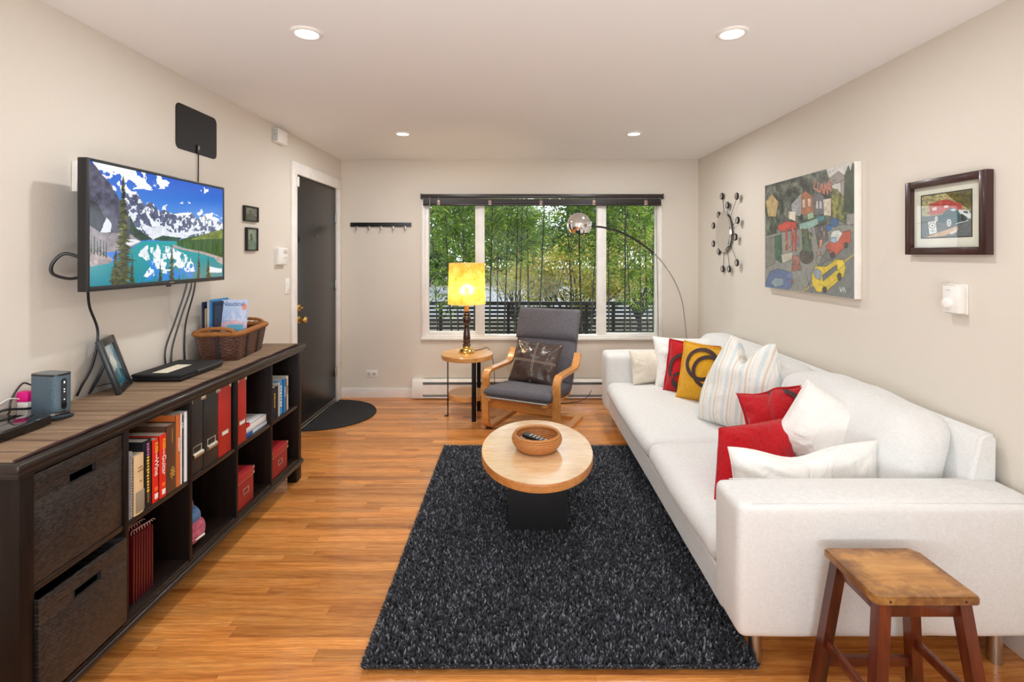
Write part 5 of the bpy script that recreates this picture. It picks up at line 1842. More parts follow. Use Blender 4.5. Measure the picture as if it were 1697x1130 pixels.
m = MB()
rg2 = random.Random(3)
NR = 17
for i in range(NR):
    t = i / (NR - 1)
    z = .006 + t * (BH - .012)
    hx = b0[0] + (b1[0] - b0[0]) * t; hy = b0[1] + (b1[1] - b0[1]) * t
    pts = []
    for (x, y, zz) in rrect(hx, hy, .022, z, 4):
        pts.append((x, y, zz))
    dense = []
    for a, bb in zip(pts, pts[1:] + pts[:1]):
        L = math.dist(a, bb); nn = max(1, int(L / .022))
        for j in range(nn):
            q = j / nn
            off = .0024 * (1 if (len(dense) + i) % 2 else -1)
            p = Vector(a).lerp(Vector(bb), q)
            s = 1 + off / max(hx, .05)
            dense.append((p.x * s, p.y * s, p.z + .001 * rg2.uniform(-1, 1)))
    m.tube(dense, .0040, 6, closed=True)
m.build('wicker_rows', M['wicker'], bk, 60)
MB().prism(stadium(b0[0] * 2, b0[1] * 2, 4, .02), 2, .001, .008).build('bottom', M['wicker'], bk)
# braided rim with raised handles on the short ends


def rim_z(y):
    return BH + .008


rim = MB()
P = []
for (x, y, z) in rrect(b1[0] + .004, b1[1] + .004, .03, BH + .006, 5): P.append((x, y, z))
dense = []
for a, bb in zip(P, P[1:] + P[:1]):
    L = math.dist(a, bb); nn = max(1, int(L / .012))
    for j in range(nn): dense.append(tuple(Vector(a).lerp(Vector(bb), j / nn)))
rs = [.0150 + .0026 * math.sin(i * 2.4) for i in range(len(dense))]
rim.tube(dense, rs, 9, closed=True)
rim.build('rim', M['wicker_rim'], bk, 60)
for s in (-1, 1):
    yy = s * (b1[1] + .006)
    h = spline([(-.095, yy, BH + .012), (-.075, yy + s * .004, BH + .028), (-.03, yy + s * .007, BH + .036), (.03, yy + s * .007, BH + .036), (.075, yy + s * .004, BH + .028), (.095, yy, BH + .012)], 5)
    MB().tube(h, [.0098 + .0018 * math.sin(i * 2.4) for i in range(len(h))], 8).build('handle', M['wicker_rim'], bk, 60)


def wall_strap(x, y, nx, ny):
    """vertical strap on the outside, at relative position x,y in -1..1"""
    m = MB()
    tx, ty = -ny, nx
    for k2 in range(6):
        t0, t1 = k2 / 6, (k2 + 1) / 6
        v = []
        for t in (t0, t1):
            hx = b0[0] + (b1[0] - b0[0]) * t + .006; hy = b0[1] + (b1[1] - b0[1]) * t + .006
            cx, cy, z = (nx * hx if nx else x * hx), (ny * hy if ny else y * hy), .002 + t * (BH + .016)
            for o in (0, .003):
                for s in (-1, 1): v.append((cx + tx * s * .012 + nx * o, cy + ty * s * .012 + ny * o, z))
        m.add(v, [(0, 1, 5, 4), (2, 6, 7, 3), (0, 4, 6, 2), (1, 3, 7, 5), (0, 2, 3, 1), (4, 5, 7, 6)])
    m.build('strap', M['strap'], bk)


wall_strap(1, -.42, 1, 0); wall_strap(1, .42, 1, 0); wall_strap(-1, -.42, -1, 0); wall_strap(-1, .42, -1, 0)
wall_strap(.0, -1, 0, -1); wall_strap(.0, 1, 0, 1)


def magazine(label, loc, rz, w, h, th, col, leanx=0, img=None, spine=None):
    """cover faces local -y"""
    r = thing('magazine', label, 'magazine', loc, group='magazines in the wicker basket')
    r.rotation_euler = (Matrix.Rotation(R(rz), 3, 'Z') @ Matrix.Rotation(R(-leanx), 3, 'X')).to_euler()
    cm = plain('magazine_%s' % abs(hash(label)) , col, .25)
    MB().b2((-w / 2, -th / 2, 0), (w / 2, -th / 2 + .0006, h)).b2((-w / 2, th / 2 - .0006, 0), (w / 2, th / 2, h)).rb2((-w / 2 - .001, -th / 2, 0), (-w / 2 + .001, th / 2, h), .0004).build('cover', cm, r, None)
    MB().b2((-w / 2 + .001, -th / 2 + .0006, .001), (w / 2 - .001, th / 2 - .0006, h - .001)).build('pages', M['pages'], r, None)
    if img is not None:
        print_mesh('cover_print', img, w - .002, h - .002, print_mat('magazine_print', .25, 0, .4), r, (0, -th / 2 - .0006, h / 2))
    return r


q = Img(80, 110, (150, 180, 220)); q.grad(np.ones((110, 80), bool), (196, 214, 240), (110, 150, 214))
q.put(q.n1 > .55, (206, 214, 240), .05); q.poly([(0, .42), (.5, .36), (1, .42), (1, .5), (0, .55)], (226, 190, 206), .1); q.ell((.88, .13), .09, .06, (240, 150, 130))
for i in range(5): q.line([(.15, .30 + i * .05), (.8, .30 + i * .05)], 1, (240, 240, 250) if i % 2 else (230, 170, 180))
mg = magazine('pale blue boating magazine facing the camera in the wicker basket', (-1.598, 2.785, RT + .010), 6, .140, .312, .006, C8(176, 200, 230), 9, q.a)
text('Nautical', .036, plain('navy_print', C8(60, 90, 150), .5), mg, (-.008, -.0042, .288), (R(90), 0, 0), sx=1.0)
q = Img(60, 60, (226, 226, 230)); q.poly([(0, 0), (1, 0), (1, .35), (0, .35)], (80, 170, 206))
mg2 = magazine('small white and blue leaflet leaning at the basket front', (-1.570, 2.752, RT + .010), 14, .085, .178, .003, C8(230, 230, 232), 12, q.a)
gl = MB()
for x in (-.030, .004): gl.tube([(x + .0135 * math.cos(a), -.004, .130 + .014 * math.sin(a)) for a in np.linspace(0, 6.28, 17)[:-1]], .003, 6, closed=True)
gl.build('printed_rings', plain('dark_print', C8(50, 56, 70), .4), mg2)
for i, (label, dx, col, h, wd) in enumerate((
        ('dark navy magazine standing edge on, leftmost in the basket', -.088, C8(44, 50, 80), .225, .15),
        ('brown and cream magazine standing edge on beside the navy one', -.074, C8(176, 150, 110), .190, .15),
        ('light grey magazine standing edge on in the basket', -.060, C8(190, 196, 206), .228, .16),
        ('bright blue magazine standing edge on in the basket', -.046, C8(48, 128, 190), .238, .16),
        ('black magazine standing edge on beside the pale blue cover', -.032, C8(40, 48, 66), .226, .16))):
    p = bk.matrix_basis @ Vector((0, 0, 0))
    magazine(label, (-1.640 + dx + .004, 2.802 + .004 * i, RT + .010), 90 - 6, wd * .85, h + .078, .009, col, 0)
# ------------------------------------------------------------------ rug
RX0, RX1, RY0, RY1 = -.535, .832, 1.735, 3.705
rug = thing('shag_rug', 'charcoal shag rug flecked with grey under the coffee table', 'rug', (0, 0, 0))
MB().rb2((RX0 + .008, RY0 + .008, 0.0005), (RX1 - .008, RY1 - .008, .012), .003).build('backing', plain('rug_backing', C8(24, 25, 29), .95), rug)
rg = np.random.RandomState(2)
N = 46000
bx = RX0 + (RX1 - RX0) * rg.rand(N); by = RY0 + (RY1 - RY0) * rg.rand(N)
ne = 5200
per = rg.rand(ne)
ex = np.where(per < .5, np.where(rg.rand(ne) < .5, RX0, RX1), RX0 + (RX1 - RX0) * rg.rand(ne))
ey = np.where(per < .5, RY0 + (RY1 - RY0) * rg.rand(ne), np.where(rg.rand(ne) < .5, RY0, RY1))
bx = np.concatenate([bx, ex]); by = np.concatenate([by, ey]); N = len(bx)
bz = np.full(N, .010)
ang = rg.rand(N) * 2 * np.pi; ln = .003 + .009 * rg.rand(N)
dx = np.cos(ang) * ln; dy = np.sin(ang) * ln
hh = .016 + .012 * rg.rand(N)
edx = np.where(bx < RX0 + .012, -1, np.where(bx > RX1 - .012, 1, 0)); edy = np.where(by < RY0 + .012, -1, np.where(by > RY1 - .012, 1, 0))
dx = dx * (1 - .5 * abs(edx)) + edx * .010; dy = dy * (1 - .5 * abs(edy)) + edy * .010
hh = np.where((edx != 0) | (edy != 0), hh * .75, hh)
wd = .0030 + .0016 * rg.rand(N)
ca = rg.rand(N) * 2 * np.pi
co = np.zeros((N, 7, 3), np.float32)
for k2 in range(3):
    a = ca + k2 * 2 * np.pi / 3
    co[:, k2, 0] = bx + wd * np.cos(a); co[:, k2, 1] = by + wd * np.sin(a); co[:, k2, 2] = bz
    co[:, 3 + k2, 0] = bx + .45 * dx + wd * 1.25 * np.cos(a); co[:, 3 + k2, 1] = by + .45 * dy + wd * 1.25 * np.sin(a); co[:, 3 + k2, 2] = bz + .62 * hh
co[:, 6, 0] = bx + dx; co[:, 6, 1] = by + dy; co[:, 6, 2] = bz + hh
i = np.arange(N)[:, None] * 7
tri = []
for k2 in range(3):
    q = (k2 + 1) % 3
    tri += [[k2, q, 3 + q], [k2, 3 + q, 3 + k2], [3 + k2, 3 + q, 6]]
idx = (i[:, None, :] + np.array(tri)[None]).reshape(-1, 3)
me = raw_mesh('pile', co.reshape(-1, 3), idx, 3, None or bpy.data.materials.new('rug_yarn'))
km = NT('rug_pile')
a = km.n('ShaderNodeAttribute', attribute_name='print'); km.l(a.outputs['Color'], km.p.inputs['Base Color'])
km.p.inputs['Roughness'].default_value = .85; km.p.inputs['Sheen Weight'].default_value = .05
me.materials[0] = km.m
pal = np.array([s2l(np.array(p) / 255.0) for p in [(26, 27, 32), (33, 35, 42), (22, 23, 28), (43, 45, 54), (62, 65, 74), (128, 131, 137), (94, 97, 105)]])
ch = rg.choice(7, N, p=[.19, .21, .13, .15, .13, .07, .12])
cc = np.ones((N, 7, 4), np.float32); cc[:, :, :3] = pal[ch][:, None, :]
me.color_attributes.new('print', 'FLOAT_COLOR', 'POINT').data.foreach_set('color', cc.ravel())
o = link(bpy.data.objects.new('pile', me), rug); o['kind'] = 'stuff'

# door mat
dm = thing('door_mat', 'black half round door mat in front of the black door', 'mat', (XL + .014, 4.50, 0))
k = NT('ribbed_mat'); k.p.inputs['Base Color'].default_value = C8(30, 31, 33); k.p.inputs['Roughness'].default_value = .85
vo = k.n('ShaderNodeTexVoronoi'); vo.inputs['Scale'].default_value = 16; k.l(k.coords(), vo.inputs['Vector'])
k.l(k.ramp(vo.outputs[0], [(.12, C8(58, 60, 64)), (.2, C8(30, 31, 33))]), k.p.inputs['Base Color']); k.bump(vo.outputs[0], .5, .004)
pl = [(.475 * math.cos(R(t)), .43 * math.sin(R(t))) for t in np.linspace(-90, 90, 40)]
MB().prism(pl, 2, .0005, .007).build('mat', k.m, dm, 40)
m = MB(); m.tube([(p[0] * .99 + .003, p[1] * .99, .006) for p in pl], .005, 6); m.build('rubber_border', M['black_matte'], dm, 60)

# ------------------------------------------------------------------ coffee table
ct = thing('coffee_table', 'oval blond wood coffee table on a black block base', 'coffee table', (.107, 2.712, .012))
TZ = .400 - .012
pl = [(.300 * math.cos(t), .443 * math.sin(t)) for t in np.linspace(0, 2 * math.pi, 73)[:-1]]
m = MB()
prof = [(0.0, 0.985), (.004, 1.0), (.034, 1.0), (.040, .992), (.042, .984)]
V = []; n = len(pl)
for (z, s) in prof: V += [(p[0] * s, p[1] * s, TZ - .042 + z) for p in pl]
F = [tuple(range(n))[::-1], tuple(range(n * 4, n * 5))]
for r_ in range(4): F += [(r_ * n + i, r_ * n + (i + 1) % n, (r_ + 1) * n + (i + 1) % n, (r_ + 1) * n + i) for i in range(n)]
m.add(V, F).build('tabletop', M['table_oak'], ct, 30)
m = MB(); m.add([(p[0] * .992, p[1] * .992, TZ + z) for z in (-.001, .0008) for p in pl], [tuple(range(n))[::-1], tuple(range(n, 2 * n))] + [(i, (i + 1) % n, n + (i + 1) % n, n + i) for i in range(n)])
m.build('top_sheen', M['tabletop'], ct, 30)  # thin layer added to carry the painted window reflection
M['base_black'] = plain('black_base', C8(32, 32, 34), .5)
MB().rb2((-.155, -.14, 0), (.155, .14, TZ - .042), .003).build('base', M['base_black'], ct)
MB().rb2((-.19, -.02, TZ - .10), (.19, .02, TZ - .042), .003).build('support_bar', M['base_black'], ct)

bw = thing('woven_bowl', 'round tan woven bowl holding remote controls on the coffee table', 'bowl', (.107, 2.690, .4010))
k = NT('coiled_rattan'); k.p.inputs['Roughness'].default_value = .5
wv = k.n('ShaderNodeTexBrick'); wv.inputs['Scale'].default_value = 90; wv.inputs['Mortar Size'].default_value = .03
k.l(k.coords((1, 1, 1), rot=(R(90), 0, 0)), wv.inputs['Vector'])
wv.inputs['Color1'].default_value = C8(214, 150, 86); wv.inputs['Color2'].default_value = C8(192, 126, 66); wv.inputs['Mortar'].default_value = C8(140, 86, 42)
k.l(wv.outputs[0], k.p.inputs['Base Color']); k.bump(wv.outputs[1], -.5, .002)
prof = [(0, 0), (.088, 0), (.106, .006)]
# coils: stacked ropes
outer = []
for i in range(9):
    t = i / 8
    r0 = .104 + .030 * math.sin(t * 2.3)
    zc = .010 + .0088 * i
    outer += [(r0, zc - .0044), (r0 + .0026, zc), (r0, zc + .0044)]
zt_ = outer[-1][1]
inner = [(outer[-1][0] - .004, zt_ + .005), (outer[-1][0] - .011, zt_ + .003)]
for i in range(8, -1, -1):
    t = i / 8
    r0 = .090 + .032 * math.sin(t * 2.3)
    zc = .010 + .0088 * i
    inner += [(r0, zc + .0044), (r0 - .0022, zc), (r0, zc - .0044)]
MB().lathe(prof + outer + inner[:-1] + [(.08, .010), (0, .010)], 56).build('coils', k.m, bw, 50)


def remote(label, x, y, z, rz, rx, w, l, col):
    r = thing('remote_control', label, 'remote', (x, y, z), group='remotes in the woven bowl')
    r.rotation_euler = (R(rx), 0, R(rz))
    MB().rb2((-w / 2, -l / 2, 0), (w / 2, l / 2, .018), .006, 3).build('body', plain('remote_%d' % int(w * 1e4), col, .35), r)
    rb_ = COL.objects[-1]
    for i in range(5):
        for j in (-1, 0, 1): MB().rbox((j * w * .27, -l * .3 + i * l * .13, .0185), (w * .17, l * .06, .003), .001).build('button', M['grey_plastic'], rb_)


remote('silver remote control lying across the bowl', .082, 2.72, .425, 62, 3, .042, .150, C8(170, 168, 170))
remote('black remote control resting on top in the bowl', .105, 2.685, .448, 58, 7, .044, .165, C8(26, 26, 28))
rc = thing('eyeglass_case', 'small purple grey case beside the remotes in the bowl', 'case', (.150, 2.665, .4145), R(30))
MB().rbox((0, 0, .012), (.085, .045, .022), .01, 3).build('shell', plain('mauve_case', C8(120, 92, 104), .6), rc)
MB().rbox((0, 0, .0235), (.06, .004, .002), .0008).build('zip', M['steel'], rc)

# ------------------------------------------------------------------ side table with lamp
SX, SY, SZ = -.447, 4.462, .5636
stb = thing('side_table', 'small round two tier wooden side table on black metal legs', 'side table', (SX, SY, 0))
MB().lathe([(0, SZ - .042), (.228, SZ - .042), (.232, SZ - .038), (.232, SZ - .004), (.228, SZ), (0, SZ)], 56).build('tabletop', M['oak_side'], stb, 30)
MB().lathe([(0, .168), (.164, .168), (.168, .172), (.168, .212), (.165, .216), (0, .216)], 48).build('lower_shelf', M['oak_side'], stb, 30)
for ang, wdt, toe in ((-65, .040, 0), (180, .030, 1), (58, .040, 0)):
    mt = Matrix.Rotation(R(ang), 4, 'Z')
    m = MB()
    m.rb2((.170, -wdt / 2, .0), (.178, wdt / 2, SZ - .042), .001, mat=mt)
    m.rb2((.120, -wdt / 2, SZ - .050), (.178, wdt / 2, SZ - .0425), .001, mat=mt)
    if ang != -65: m.rb2((.170, -wdt / 2, .0), (.205, wdt / 2, .006), .001, mat=mt)
    m.build('leg', M['black_metal'], stb)

lm = thing('table_lamp', 'lit table lamp with a mottled amber drum shade on a turned wood column', 'lamp', (-.455, 4.495, SZ))
MB().lathe([(0, 0), (.074, 0), (.075, .010), (.066, .018), (.062, .030), (.050, .040), (.040, .046), (.036, .060), (0, .060)], 40).build('brass_base', M['brass'], lm, 40)
M['turned'] = plain('turned_dark_wood', C8(62, 36, 28), .25, coat=.5)
MB().lathe([(0, .060), (.034, .060), (.038, .070), (.034, .080), (.028, .085), (.036, .095), (.037, .105), (.029, .112), (.033, .125), (.031, .16), (.025, .21), (.022, .245), (.026, .252), (.024, .258), (.032, .268), (.038, .285), (.038, .315), (.034, .325), (.026, .330), (.030, .340), (.030, .350), (.020, .358), (.026, .365), (.024, .372), (0, .372)], 36).build('column', M['turned'], lm, 40)
M['candle'] = plain('amber_candle_tube', C8(226, 150, 50), .4)
MB().lathe([(0, .372), (.020, .372), (.020, .47), (0, .47)], 20).build('candle_tube', M['candle'], lm, 40)
SB, ST = 1.003 - SZ, 1.368 - SZ
k = NT('amber_shade')
v = k.coords()
n1 = k.noise(v, 14, 5, .65); n2 = k.noise(v, 70, 3, .6)
cc_ = k.ramp(n1, [(.3, C8(244, 176, 56)), (.5, C8(254, 218, 116)), (.68, C8(255, 234, 160))])
cc_ = k.mix(.5, cc_, k.ramp(n2, [(.35, (.82, .72, .55, 1)), (.6, (1, 1, 1, 1))]), 'MULTIPLY')
k.l(cc_, k.p.inputs['Base Color']); k.p.inputs['Roughness'].default_value = .7
tr = k.n('ShaderNodeBsdfTranslucent'); k.l(cc_, tr.inputs[0])
mx = k.n('ShaderNodeMixShader'); mx.inputs[0].default_value = .7
k.l(k.p.outputs[0], mx.inputs[1]); k.l(tr.outputs[0], mx.inputs[2])
rf_ = k.n('ShaderNodeBsdfRefraction'); rf_.inputs['Roughness'].default_value = .8; rf_.inputs['IOR'].default_value = 1.2; k.l(cc_, rf_.inputs[0])
mx2 = k.n('ShaderNodeMixShader'); mx2.inputs[0].default_value = .32; k.l(mx.outputs[0], mx2.inputs[1]); k.l(rf_.outputs[0], mx2.inputs[2]); k.l(mx2.outputs[0], k.out.inputs[0])
M['shade'] = k.m
m = MB(); m.lathe([(.170, SB), (.160, ST)], 56); shd = m.build('shade', M['shade'], lm, 60)
for (r_, z) in ((.1705, SB), (.1605, ST)):
    m = MB(); m.tube([(r_ * math.cos(t), r_ * math.sin(t), z) for t in np.linspace(0, 2 * math.pi, 49)[:-1]], .0022, 6, closed=True)
    m.build('shade_rim', plain('shade_rim', C8(232, 196, 130), .6), shd, 60)
m = MB()
for t in (0, 120, 240): m.cyl((0, 0, ST - .02), (.159 * math.cos(R(t)), .159 * math.sin(R(t)), ST - .004), .0016, n=6)
m.cyl((0, 0, .47), (0, 0, ST - .018), .003, n=8)
m.build('shade_frame', M['brass'], shd)
M['bulb'] = emit('warm_bulb', (1.0, .78, .45, 1), 3.5)
MB().lathe([(0, .47), (.014, .47), (.016, .50), (.030, .54), (.033, .565), (.026, .59), (0, .602)], 20).build('bulb', M['bulb'], lm, 60)
lamp('table_lamp_bulb', 'POINT', (-.455, 4.495, SZ + .56), (0, 0, 0), 15.0, (1.0, .80, .50), shadow_soft_size=.045)
o = MB().tube(spline([(-.395, 4.560, SZ + .005), (-.33, 4.61, SZ + .006), (-.27, 4.665, SZ + .004), (-.225, 4.70, .42), (-.21, 4.70, .15), (-.22, 4.76, .004)]), .003, 6).build('lamp_cord', M['black'])
tag(o, 'thin black cord of the amber lamp hanging behind the side table', 'cord')

# ------------------------------------------------------------------ bentwood armchair
chr_ = thing('armchair', 'bentwood lounge armchair with grey cushions facing the camera', 'armchair', (.146, 4.249, 0), R(-24.5))
side = [(.300, .016), (-.215, .016)] + arc2((-.215, .096), .080, 270, 180, 8)[1:] + [(-.297, .25), (-.297, .405)] + arc2((-.225, .412), .072, 180, 90, 8) + \
       [(-.10, .482), (.05, .477), (.13, .476), (.165, .484), (.195, .507), (.225, .548), (.247, .585)]
for s in (-1, 1):
    MB().band(side, .026, s * .31 - .030, s * .31 + .030).build('arm_frame', M['birch'], chr_, 40)
MB().rb2((-.285, .245, .0), (.285, .305, .026), .003).build('rear_crossbar', M['birch_x'], chr_)
MB().rb2((-.285, -.285, .185), (.285, -.262, .262), .003).build('front_crossbar', M['birch_x'], chr_)
for s in (-1, 1): MB().rbox((s * .31, -.225, .0005), (.05, .05, .006), .002).build('floor_pad', M['black'], chr_)
cl = [(-.385, .335), (-.30, .338), (-.15, .325), (0, .308), (.08, .300), (.125, .305), (.16, .330), (.19, .385), (.235, .50), (.285, .63), (.335, .76), (.385, .885), (.395, .915)]
cl = [(p[0], p[1]) for p in spline([(0, a, b) for a, b in cl], 4) for p in [(p[1], p[2])]]
off = []
for i, p in enumerate(cl):
    a = cl[max(0, i - 1)]; b = cl[min(len(cl) - 1, i + 1)]
    d_ = Vector((b[0] - a[0], b[1] - a[1])).normalized()
    off.append((p[0] + d_.y * .052, p[1] - d_.x * .052))
for s in (-1, 1):
    MB().band(off, .018, s * .245 - .022, s * .245 + .022).build('slat_rail', M['birch'], chr_, 40)
for i in (6, 14, 40, 46):
    q = off[min(i, len(off) - 1)]
    MB().rbox((0, q[0], q[1]), (.46, .02, .03), .003).build('back_crossrail', M['birch_x'], chr_)


def pad(name, path, th, hw, mat, seed, th_end=.6, n=16):
    """soft upholstered strip following the (y,z) path"""
    m = len(path); rows = []
    for i, p in enumerate(path):
        a = path[max(0, i - 1)]; b = path[min(m - 1, i + 1)]
        d_ = Vector((b[0] - a[0], b[1] - a[1])).normalized()
        nx_, nz_ = -d_.y, d_.x
        e = min(i, m - 1 - i) / 2.5
        t = th / 2 * (1 if e >= 1 else math.sqrt(max(0, 1 - (1 - e) ** 2)) * (1 - .12) + .12)
        row = []
        for k3 in range(n * 2):
            aa = 2 * math.pi * k3 / (n * 2)
            cx, sx_ = math.cos(aa), math.sin(aa)
            px_ = hw * math.copysign(abs(cx) ** .22, cx); tt_ = t * math.copysign(abs(sx_) ** .55, sx_)
            w = noise.noise(Vector((px_ * 6, p[0] * 7, p[1] * 7 + seed))) * .006
            row.append((px_, p[0] + nx_ * (tt_ + w * (sx_ > 0)), p[1] + nz_ * (tt_ + w * (sx_ > 0))))
        rows.append(row)
    V = [v for r_ in rows for v in r_]; K = n * 2
    F = []
    for i in range(m - 1):
        for k3 in range(K): F.append((i * K + k3, i * K + (k3 + 1) % K, (i + 1) * K + (k3 + 1) % K, (i + 1) * K + k3))
    F.append(tuple(range(K))[::-1]); F.append(tuple(range((m - 1) * K, m * K)))
    mb = MB(); mb.add(V, F)
    return mb.build(name, mat, chr_, 180)


NS = 24
M['chair_white'] = plain('seat_underside_canvas', C8(206, 200, 190), .9)
MB().band([(p[0], p[1] - .036) for p in cl[:NS]], .004, -.262, .262).build('seat_sling', M['chair_white'], chr_, 60)
pad('seat_cushion', cl[:NS + 1], .080, .286, M['chair_grey'], 1)
pad('back_cushion', cl[NS - 1:], .078, .286, M['chair_grey'], 2)
i0 = len(cl) - 12
hp = [(p[0] - .030, p[1] + .016) for p in cl[i0:]]
hp = hp[:-1] + [(hp[-1][0] + .012, hp[-1][1] + .016)]
pad('headrest', hp, .085, .292, M['chair_grey'], 3)

# leather cushion on the chair
M['leather'] = plain('brown_leather', C8(72, 58, 52), .22, bump=(20, .5, .008))
lw = chr_.matrix_basis.copy()
lw = Matrix.Translation(chr_.location) @ Matrix.Rotation(R(-24.5), 4, 'Z')
pc = lw @ Vector((-.020, .080, .505))
lsz = (.43, .37, .13)
lpil = make_pillow('dark brown leather cushion with white stitched cross on the armchair', M['leather'], lsz, pc, yaw=-24.5, lean=24, roll=4, piping=.004, seed=5, wr=.024, group='cushion on the armchair')
m = MB()
for off_ in (-.006, .006):
    m.tube([(off_, on_pillow(lsz, 0, off_, z) - .0045, z) for z in np.linspace(-.172, .172, 25)], .0016, 5)
    m.tube([(x, on_pillow(lsz, 0, x, off_) - .0045, off_) for x in np.linspace(-.20, .20, 25)], .0016, 5)
m.build('stitching', plain('pale_stitch', C8(176, 160, 146), .6), lpil.children[0], 60)

# ------------------------------------------------------------------ arc floor lamp
al_ = thing('arc_floor_lamp', 'arc floor lamp with a chrome globe hanging in front of the window', 'floor lamp', (1.62, 4.70, 0))
MB().lathe([(0, 0), (.14, 0), (.145, .006), (.145, .03), (.14, .036), (.02, .038), (.02, .06), (0, .06)], 40).build('base', M['chrome'], al_, 40)
hx, hy, hz = .515, 4.15, 1.690
ap = []
for (px, py) in ((1138, 562), (1131, 502), (1117, 464), (1097, 434), (1083, 419), (1058, 400.5), (1029.5, 385), (1001, 377), (980, 375)):
    # point on the vertical plane through base and globe
    # X = 1.62 + s*(hx-1.62), Y = 4.70 + s*(hy-4.70), px = 857 + 825 X / Y
    q = (px - 857) / 825
    s = (q * 4.70 - 1.62) / ((hx - 1.62) - q * (hy - 4.70))
    Y = 4.70 + s * (hy - 4.70); X = 1.62 + s * (hx - 1.62)
    ap.append(Vector((X - 1.62, Y - 4.70, CAM_Z - (py - 420) * Y / 825)))
low = [Vector((0, 0, .05)), Vector((0, 0, .35))]
MB().tube(spline(low + ap[:5], 8), .0055, 8).build('pole', M['steel'], al_, 60)
MB().tube(spline(ap[4:], 8), .0085, 10).build('arm', M['black'], al_, 60)
MB().cyl(ap[-1] + Vector((.03, 0, 0)), Vector((hx - 1.62 + .095, hy - 4.70, hz + .005)), .011, .011, n=12).build('swivel', M['black'], al_, 60)
gr = .105
prof = [(gr * math.sin(R(a)), gr * math.cos(R(a))) for a in range(128, -1, -8)]
prof[-1] = (0, gr)
prof2 = [((gr - .003) * math.sin(R(a)), (gr - .003) * math.cos(R(a))) for a in range(0, 129, 8)]
prof2[0] = (0, gr - .003)
MB().lathe(prof + prof2, 48, c=(hx - 1.62, hy - 4.70, hz)).build('globe_shade', M['chrome'], al_, 60)
MB().lathe([(0, -.045), (.03, -.03), (.034, 0), (.02, .035), (.014, .06), (0, .06)], 20, c=(hx - 1.62, hy - 4.70, hz)).build('bulb', emit('soft_bulb', (1, .93, .8, 1), 5.0), al_, 60)
lamp('arc_lamp_bulb', 'SPOT', (hx, hy, hz - .05), (0, 0, 0), 10.0, (1.0, .92, .78), spot_size=R(110), spot_blend=.4, shadow_soft_size=.03)
o = MB().tube(spline([(.735, 4.93, .10), (.70, 4.90, .055), (.62, 4.87, .012), (.50, 4.84, .006), (.40, 4.80, .005), (.33, 4.72, .005)]), .003, 6).build('extension_cord', M['black'])
tag(o, 'thin black cord running from the heater across the floor behind the armchair', 'cord')

# ------------------------------------------------------------------ sofa
sf = thing('sofa', 'long white linen sofa along the right wall', 'sofa', (0, 0, 0))
S0, S1 = 1.680, 4.430      # near and far ends
AI0, AI1 = 1.895, 4.190    # inner faces of the arms
AX0, AX1 = .750, XR - .020
AZ, SBZ = .605, .150
SF = M['sofa']
softbox('arm', (AX0, S0, SBZ), (AX1, AI0, AZ), .028, SF, sf, crown=.012, puff=.006, wr=.003, seed=1)
softbox('arm', (AX0, AI1, SBZ - .03), (AX1, S1, AZ), .040, SF, sf, crown=.012, puff=.006, wr=.003, seed=2)
softbox('base', (AX0 + .024, AI0 - .01, SBZ - .038), (AX1 - .05, AI1 + .01, .246), .012, SF, sf, wr=.002, seed=3)
SPL = 2.862
for i, (a, b) in enumerate(((AI0 + .004, SPL - .004), (SPL + .004, AI1 - .004))):
    softbox('seat_cushion', (AX0 - .004, a, .250), (1.56, b, .384), .062, SF, sf, crown=.024, puff=.014, wr=.005, seed=4 + i, m=16)
# back frame: sloped wedge
m = MB()
pr = [(1.62, .28), (1.795, .15), (1.805, .765), (1.79, .78), (1.755, .78), (1.735, .765)]
m.prism(pr, 1, AI0 - .03, AI1 + .03)
bm = bmesh.new()
bm_v = [bm.verts.new(v) for v in m.v]
for f in m.f: bm.faces.new([bm_v[i] for i in f])
bmesh.ops.recalc_face_normals(bm, faces=bm.faces)
bmesh.ops.bevel(bm, geom=list(bm.edges), offset=.012, segments=3, affect='EDGES')
MB().bm(bm).build('back_frame', SF, sf, 60)


def backlean(p):
    t = (p.z - .38)
    return Vector((p.x + .27 * t, p.y, p.z))


softbox('back_cushion', (1.40, AI0 + .07, .385), (1.655, SPL - .012, .800), .085, SF, sf, crown=.030, puff=.045, wr=.010, seed=8, fn=backlean, m=16)
softbox('back_cushion', (1.41, SPL + .012, .385), (1.66, AI1 - .01, .795), .08, SF, sf, crown=.022, puff=.040, wr=.010, seed=9, fn=backlean, m=16)
for x in (AX0 + .10, AX1 - .10):
    for y in (S0 + .10, S1 - .10):
        MB().cyl((x, y, 0), (x, y, SBZ + .01), .022, n=24).rbox((x, y, .003), (.034, .034, .006), .002).build('leg', M['steel'], sf, 40)
# stitched seams along the arm edges
m = MB()
for y in (S0 + .004, AI0 - .004):
    m.tube([(AX0 + .05, y + (.012 if y < 1.8 else -.012), AZ + .0005), (AX1 - .04, y + (.012 if y < 1.8 else -.012), AZ + .0005)], .0018, 5)
m.build('seam', SF, sf)

